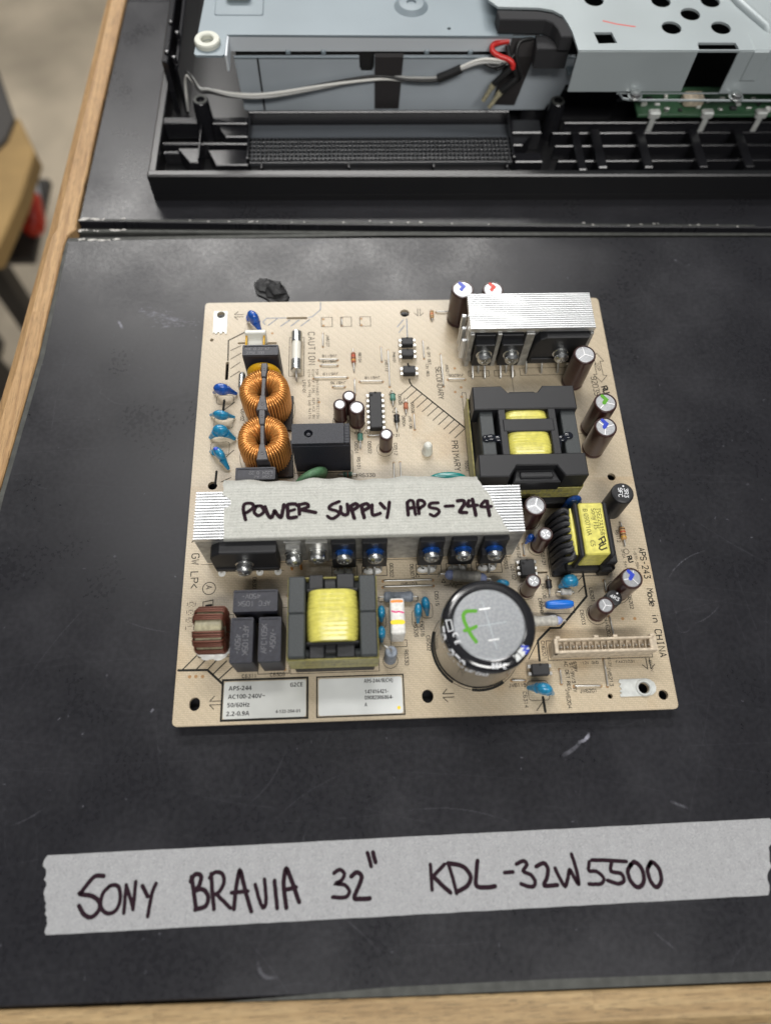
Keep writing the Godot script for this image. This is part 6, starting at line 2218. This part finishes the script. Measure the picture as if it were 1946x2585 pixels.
func chip(X0: float, X1: float, Z0: float, Z1: float, h: float, left: Array, right: Array, label := "", notch := false) -> void:
	var t := part(bd, "chip", (X0 + X1) / 2, (Z0 + Z1) / 2, 0, label)
	var m := M.new()
	at(m, t)
	m.span(X0, X1, 0.5, h, Z0, Z1, 0.3)
	build(t, "body", m, mats.ic_plastic)
	m = M.new()
	at(m, t)
	if notch:
		m.disc(X0 + 1.0, Z0 + 1.6, 0.55, h + 0.01, 14)
	m.disc((X0 + X1) / 2, Z0 + 0.45, 0.5, h + 0.012, 12)
	build(t, "pin_mark", m, mats.dark_hole)
	for k in 2:
		for z in (left if k == 0 else right):
			var s := -1.0 if k == 0 else 1.0
			var x: float = X0 if k == 0 else X1
			var q := M.new()
			at(q, t)
			q.box(Vector3(x + s * 0.45, h * 0.5 + 0.3, z), Vector3(1.0, 0.3, 1.2), 0.08)
			q.box(Vector3(x + s * 0.95, h * 0.25 + 0.2, z), Vector3(0.3, h * 0.5 + 0.5, 1.1), 0.08)
			q.box(Vector3(x + s * 0.95, -0.1, z), Vector3(0.3, 0.9, 0.5), 0.05)
			build(t, "pin", q, mats.tin)


func row(z0: float, step: float, count: int) -> Array:
	var out := []
	for i in count:
		out.append(z0 + step * i)
	return out


func chips() -> void:
	chip(69.2, 74.2, 49.2, 65.8, 3.8, row(50.0, 2.5, 7), row(50.0, 2.5, 7), "black fourteen pin chip", true)
	chip(83.6, 88.5, 22.3, 25.8, 3.6, [22.9, 25.4], [22.9, 25.4])
	chip(83.4, 88.4, 28.2, 31.6, 3.6, [28.7, 31.2], [28.7, 31.2])
	chip(83.5, 88.7, 36.6, 40.1, 3.6, [37.2, 39.6], [37.2, 39.6])
	chip(121.8, 127.9, 160.5, 164.4, 3.6, [161.2, 163.7], [161.2, 163.7], "black optocoupler at the front edge")
	chip(122.2, 127.4, 122.4, 128.8, 3.6, [123.0, 125.2, 127.4], [123.0, 125.4, 127.6], "black eight pin chip", true)
	var t := part(bd, "relay", 51, 79, 0, "black box relay with a round dimple on top")
	var m := M.new()
	at(m, t)
	m.span(40.3, 61.4, 0.3, 20.6, 74.6, 83.0, 0.3)
	build(t, "case", m, mats.relay_plastic)
	m = M.new()
	at(m, t)
	m.prism(rounded(40.4, 74.7, 59.2, 82.9, 0.3, 2), 20.5, 22.6, 0.0, [circle(46.4, 78.8, 1.6, 24)])
	m.span(59.3, 61.3, 20.5, 22.5, 74.7, 82.9, 0.2)
	m.lathe(Vector3(46.4, 20.6, 78.8), [Vector2(0.8, 0), Vector2(0.7, 1.3), Vector2(0, 1.4)], 14)
	for i in 6:
		m.span(59.6, 61.0, 22.4, 22.62, 75.4 + i * 1.2, 76.0 + i * 1.2, 0.05)
	build(t, "lid", m, mats.relay_plastic)


func axial(called: String, x0: float, z0: float, x1: float, z1: float, r: float, body_at: float, body_len: float, mat: Material, bands := 0, h := 0.0, label := "") -> void:
	var t := part(bd, called, (x0 + x1) / 2, (z0 + z1) / 2, 0, label)
	var L := Vector2(x1 - x0, z1 - z0).length()
	var ang := Vector2(x1 - x0, z1 - z0).angle()
	var hh := maxf(r + 0.1, h)
	var m := M.new()
	m.xf = Transform3D(Basis(Vector3.UP, -ang), Vector3())
	m.tube([Vector3(-L / 2, -0.6, 0), Vector3(-L / 2, hh * 0.6, 0), Vector3(-L / 2 + minf(0.6, L * 0.1), hh, 0), Vector3(L / 2 - minf(0.6, L * 0.1), hh, 0), Vector3(L / 2, hh * 0.6, 0), Vector3(L / 2, -0.6, 0)], 0.28, 7)
	build(t, "lead", m, mats.tin)
	m = M.new()
	var c := (body_at - 0.5) * L
	m.xf = Transform3D(Basis(Vector3.UP, -ang) * Basis(Vector3(0, -1, 0), Vector3(1, 0, 0), Vector3(0, 0, 1)), Basis(Vector3.UP, -ang) * Vector3(c, hh, 0))
	var b := body_len / 2
	m.lathe(Vector3(), [Vector2(0, -b), Vector2(r * 0.7, -b), Vector2(r, -b + r * 0.35), Vector2(r, -b * 0.55), Vector2(r * 0.9, -b * 0.45), Vector2(r * 0.9, b * 0.45), Vector2(r, b * 0.55), Vector2(r, b - r * 0.35), Vector2(r * 0.7, b), Vector2(0, b)], 18)
	build(t, "body", m, mat)
	for i in bands:
		var g := M.new()
		g.xf = m.xf
		var y := lerpf(-b * 0.65, b * 0.65, float(i) / maxf(bands - 1, 1))
		g.lathe(Vector3(0, y, 0), [Vector2(r + 0.02, -b * 0.07), Vector2(r + 0.04, -b * 0.07), Vector2(r + 0.04, b * 0.07), Vector2(r + 0.02, b * 0.07)], 18)
		build(t, "colour_band", g, [mats.band, mats.red_ink, mats.band, mats.mustard][i % 4])


func axial_parts() -> void:
	# bare wire links
	for q in [[50.6, 17.1, 50.6, 23.8], [48.9, 30.8, 56.6, 30.9], [49.7, 33.6, 56.6, 33.7], [46.9, 39.8, 60.5, 39.8], [54.6, 44.2, 59.4, 44.3], [65.8, 41.9, 75.0, 42.0], [63.5, 40.6, 63.6, 47.9], [75.0, 24.8, 75.1, 31.9], [77.9, 26.6, 77.9, 44.3], [92.8, 21.8, 92.9, 30.7], [100.0, 29.1, 100.1, 44.6], [102.2, 41.6, 109.1, 41.7], [87.1, 58.2, 87.1, 64.9], [68.5, 67.7, 73.5, 67.6], [78.0, 80.0, 77.9, 92.0], [80.6, 79.8, 80.6, 92.0], [99.6, 6.8, 104.8, 6.9],
		[72.3, 128.2, 89.9, 128.3], [72.2, 130.5, 90.0, 130.5], [115.2, 165.4, 119.7, 165.6], [132.3, 162.3, 132.2, 167.0], [124.9, 115.2, 124.8, 119.5], [153.1, 130.4, 153.1, 134.3], [152.8, 144.0, 153.1, 150.7], [148.2, 159.3, 148.1, 168.4], [136.7, 168.1, 145.7, 168.3], [58.7, 9.4, 58.7, 13.0], [37.6, 132.5, 40.4, 132.5]]:
		var t := part(bd, "wire_link", (q[0] + q[2]) / 2, (q[1] + q[3]) / 2)
		var a := Vector3((q[0] - q[2]) / 2, 0, (q[1] - q[3]) / 2)
		var m := M.new()
		m.tube([a + Vector3(0, -0.6, 0), a + Vector3(0, 0.4, 0), a * 0.94 + Vector3(0, 0.75, 0), Vector3(0, 0.8, 0), -a * 0.94 + Vector3(0, 0.75, 0), -a + Vector3(0, 0.4, 0), -a + Vector3(0, -0.6, 0)], 0.27, 7)
		build(t, "wire", m, mats.tin)
		m = M.new()
		for s in [-1.0, 1.0]:
			m.disc(a.x * s * 1.03, a.z * s * 1.03, 0.55, 0.03, 10)
		build(t, "pad_ring", m, mats.ring)
	# open pads
	var pads := M.new()
	at(pads, bd)
	for q in [[157.6, 144.8], [162.0, 144.9], [48.9, 51.3], [104.7, 47.6], [107.3, 45.4], [107.2, 50.0], [4.7, 160.4], [6.8, 160.4], [9.1, 160.5], [50.8, 9.6], [50.8, 13.0], [67.0, 9.6], [67.0, 13.0], [29.2, 16.6], [105.4, 36.0], [37.0, 159], [130.6, 101]]:
		pads.disc(q[0], q[1], 0.6, 0.03, 12)
	build(bd, "pad", pads, mats.ring, "", "stuff")
	axial("resistor", 63.2, 25.8, 63.4, 36.9, 0.95, 0.42, 4.8, mats.brown_resistor, 4)
	axial("resistor", 97.6, 5.6, 97.4, 11.6, 0.85, 0.5, 3.8, mats.tan_resistor, 3)
	axial("diode", 78.9, 47.4, 78.8, 54.2, 1.2, 0.42, 3.2, mats.green_resistor, 1)
	axial("diode", 84.1, 51.4, 83.9, 58.0, 0.95, 0.45, 3.0, mats.brown_resistor, 1)
	axial("diode", 80.0, 55.2, 80.0, 65.6, 1.2, 0.5, 3.6, mats.diode_black, 1)
	axial("diode", 65.2, 65.0, 65.2, 73.2, 1.15, 0.42, 3.2, mats.green_resistor, 1)
	axial("resistor", 56.4, 84.8, 63.6, 84.8, 1.0, 0.5, 3.4, mats.green_resistor, 3)
	axial("resistor", 162.9, 107.6, 163.0, 117.2, 1.05, 0.5, 5.0, mats.tan_resistor, 4, 0.0, "tan resistor with colour bands near the right edge")
	axial("diode", 132.3, 128.0, 132.1, 135.4, 1.2, 0.46, 3.4, mats.diode_black, 1)
	axial("resistor", 134.6, 134.6, 141.2, 135.0, 1.3, 0.5, 4.0, mats.pale_resistor, 0, 2.2)
	axial("resistor", 70.2, 134.8, 84.4, 135.0, 1.9, 0.5, 10.4, mats.grey_resistor, 0, 2.4, "grey blue resistor behind the white block")
	axial("resistor", 92.4, 127.0, 111.2, 129.6, 2.3, 0.52, 10.4, mats.pale_resistor, 0, 3.6, "pale resistor behind the big capacitor")
	for q in [[96.2, 127.6], [107.6, 129.2]]:
		var t := part(bd, "resistor_end", q[0], q[1], 3.6)
		var m := M.new()
		m.ellipsoid(Vector3(), Vector3(1.9, 1.9, 1.9), 14, 10)
		build(t, "cap", m, mats.lilac)
	axial("resistor", 120.6, 145.4, 136.4, 145.4, 2.0, 0.48, 10.0, mats.pale_resistor, 0, 2.6, "pale resistor right of the big capacitor")
	var e := part(bd, "resistor_end", 133.4, 145.4, 2.6)
	var em := M.new()
	em.ellipsoid(Vector3(), Vector3(1.7, 1.5, 1.5), 14, 10)
	build(e, "cap", em, mats.lilac)


func odd_parts() -> void:
	# ceramic fuse
	var t := part(bd, "fuse", 39.8, 28.4, 3.0, "pale fuse with shiny metal end caps")
	var m := M.new()
	var lie := Transform3D(Basis(Vector3(1, 0, 0), Vector3(0, 0, 1), Vector3(0, -1, 0)), Vector3())
	m.xf = lie
	m.lathe(Vector3(), [Vector2(1.85, -7.0), Vector2(1.85, 7.0)], 24)
	build(t, "fuse_body", m, mats.fuse_body)
	for s in [-1.0, 1.0]:
		m = M.new()
		m.xf = lie
		m.lathe(Vector3(0, 7.0 * s, 0), [Vector2(0, -2.6), Vector2(2.1, -2.6), Vector2(2.25, -2.4), Vector2(2.25, 2.3), Vector2(2.0, 2.6), Vector2(0, 2.6)], 24)
		build(t, "end_cap", m, mats.steel)
		m = M.new()
		m.tube([Vector3(0, 0, 9.2 * s), Vector3(0, -0.4, 11.0 * s), Vector3(0, -1.6, 12.4 * s), Vector3(0, -3.4, 12.8 * s)], 0.4, 7)
		build(t, "lead", m, mats.tin)
	# cement resistor
	t = part(bd, "cement_resistor", 76.2, 145.2, 0, "white cement resistor marked with orange, pink and yellow ink")
	m = M.new()
	at(m, t)
	m.span(73.8, 78.6, 0.5, 12.0, 138.2, 150.8, 0.5)
	build(t, "block", m, mats.ceramic)
	for k in [[mats.orange_ink, 138.9, 139.9, 0.9, 74.3], [mats.yellow_ink, 146.0, 147.4, 1.6, 74.3]]:
		m = M.new()
		at(m, t)
		m.ribbon(poly([74.4, (k[1] + k[2]) / 2, 76.2, (k[1] + k[2]) / 2 - 0.1, 77.8, (k[1] + k[2]) / 2]), k[3], 12.02)
		build(t, "ink_mark", m, k[0])
	m = M.new()
	at(m, t)
	m.ribbon(poly([74.3, 142.8, 75.6, 143.2, 76.6, 143.0, 78.2, 143.4]), 0.6, 12.02)
	build(t, "ink_mark", m, mats.pink_ink)
	# upright grey resistor with a looped lead
	t = part(bd, "resistor", 73.5, 156.6, 0, "upright grey resistor with looped lead")
	m = M.new()
	m.lathe(Vector3(), [Vector2(0, 0.2), Vector2(2.0, 0.2), Vector2(2.2, 0.7), Vector2(2.1, 3.0), Vector2(2.1, 9.5), Vector2(2.1, 11.2), Vector2(1.8, 12.0), Vector2(0.9, 12.2), Vector2(0, 12.2)], 24)
	build(t, "body", m, mats.grey_resistor)
	m = M.new()
	m.tube(curve([Vector3(0, 12, 0), Vector3(-0.3, 14.0, -0.2), Vector3(-1.8, 15.0, -1.0), Vector3(-3.2, 13.0, -2.2), Vector3(-3.3, 6, -3.2), Vector3(-3.3, -0.4, -3.6)], 5), 0.35, 7)
	build(t, "lead", m, mats.tin)
	# black drum inductors
	for q in [[160.0, 102.0, 15.4, 4.15, "black drum inductor with white figures"], [152.4, 139.6, 9.6, 2.9, "small black drum inductor between brown cans"]]:
		t = part(bd, "drum_inductor", q[0], q[1], 0, q[4])
		m = M.new()
		var r: float = q[3]
		var h: float = q[2]
		m.lathe(Vector3(), [Vector2(0, 0.1), Vector2(r - 0.3, 0.1), Vector2(r, 0.5), Vector2(r, h - 0.8), Vector2(r - 0.2, h - 0.3), Vector2(r - 0.7, h), Vector2(0, h)], 32)
		build(t, "body", m, mats.black_plastic)
		m = M.new()
		if r > 3.5:
			letter(m, "3R3", 0.6, -1.7, 1.4, 95, 0.22, h + 0.03)
			letter(m, "9FC", -1.5, -1.9, 1.4, 95, 0.22, h + 0.03)
			m.disc(0.5, -2.6, 0.35, h + 0.03, 10)
		else:
			letter(m, "4R3", -1.6, -0.2, 1.2, 30, 0.2, h + 0.03)
			m.disc(1.2, -1.4, 0.3, h + 0.03, 10)
		build(t, "top_print", m, mats.white_print)
	# white support post
	t = part(bd, "support_post", 91.4, 75.2, 0, "white plastic support post standing alone")
	m = M.new()
	m.lathe(Vector3(), [Vector2(0, 0), Vector2(2.2, 0), Vector2(2.2, 1.0), Vector2(1.9, 2.4), Vector2(1.7, 5.0), Vector2(1.3, 6.0), Vector2(0.6, 6.5), Vector2(0, 6.6)], 20)
	build(t, "post", m, mats.white_plastic)
	# small glass bulb beside the upper coil
	t = part(bd, "spark_gap", 17.9, 42.6, 3.0)
	m = M.new()
	m.xf = Transform3D(Basis(Vector3(1, 0, 0), Vector3(0, 0, 1), Vector3(0, -1, 0)), Vector3())
	m.lathe(Vector3(), [Vector2(0, -4), Vector2(1.1, -3.8), Vector2(1.4, -2.8), Vector2(1.4, 2.8), Vector2(1.1, 3.8), Vector2(0, 4)], 18)
	build(t, "tube", m, mats.steel)
	# white mains socket at the rear left
	t = part(bd, "mains_socket", 23.2, 24.6, 0, "white two pin mains socket")
	m = M.new()
	at(m, t)
	m.span(18.9, 27.4, 0.3, 7.6, 20.4, 22.2, 0.3)
	m.span(19.6, 26.8, 0.3, 4.0, 22.0, 28.4, 0.3)
	build(t, "housing", m, mats.white_plastic)
	for x in [19.4, 26.6]:
		m = M.new()
		at(m, t)
		m.tube([Vector3(x, 5.6, 21.6), Vector3(x, 5.6, 27.8)], 0.45, 8)
		build(t, "pin", m, mats.mustard)
	# long cream connector
	t = part(bd, "connector", 147, 155.8, 0, "long cream multi pin connector at the front right")
	m = M.new()
	at(m, t)
	m.span(129.4, 165.0, 0.2, 5.2, 153.2, 158.3, 0.3)
	m.span(129.4, 165.0, 5.0, 8.4, 157.3, 158.3, 0.25)
	m.span(130.6, 163.8, 5.0, 8.4, 153.2, 154.0, 0.25)
	m.span(129.4, 130.7, 5.0, 8.6, 153.2, 158.3, 0.25)
	m.span(162.6, 165.0, 5.0, 8.0, 153.0, 158.3, 0.25)
	for x in [130.2, 143.6, 150.2, 163.0]:
		m.span(x - 0.2, x + 1.4, 3.0, 8.6, 152.4, 153.4, 0.2)
	build(t, "housing", m, mats.cream)
	for i in 15:
		var x := 132.0 + i * 2.18
		var q := M.new()
		at(q, t)
		q.box(Vector3(x, 6.1, 155.9), Vector3(0.5, 2.0, 0.5), 0.08)
		build(t, "pin", q, mats.tin)
		if i < 14:
			q = M.new()
			at(q, t)
			q.span(x + 0.95, x + 1.22, 5.0, 6.8, 154.0, 157.3, 0.06)
			build(t, "divider", q, mats.cream)
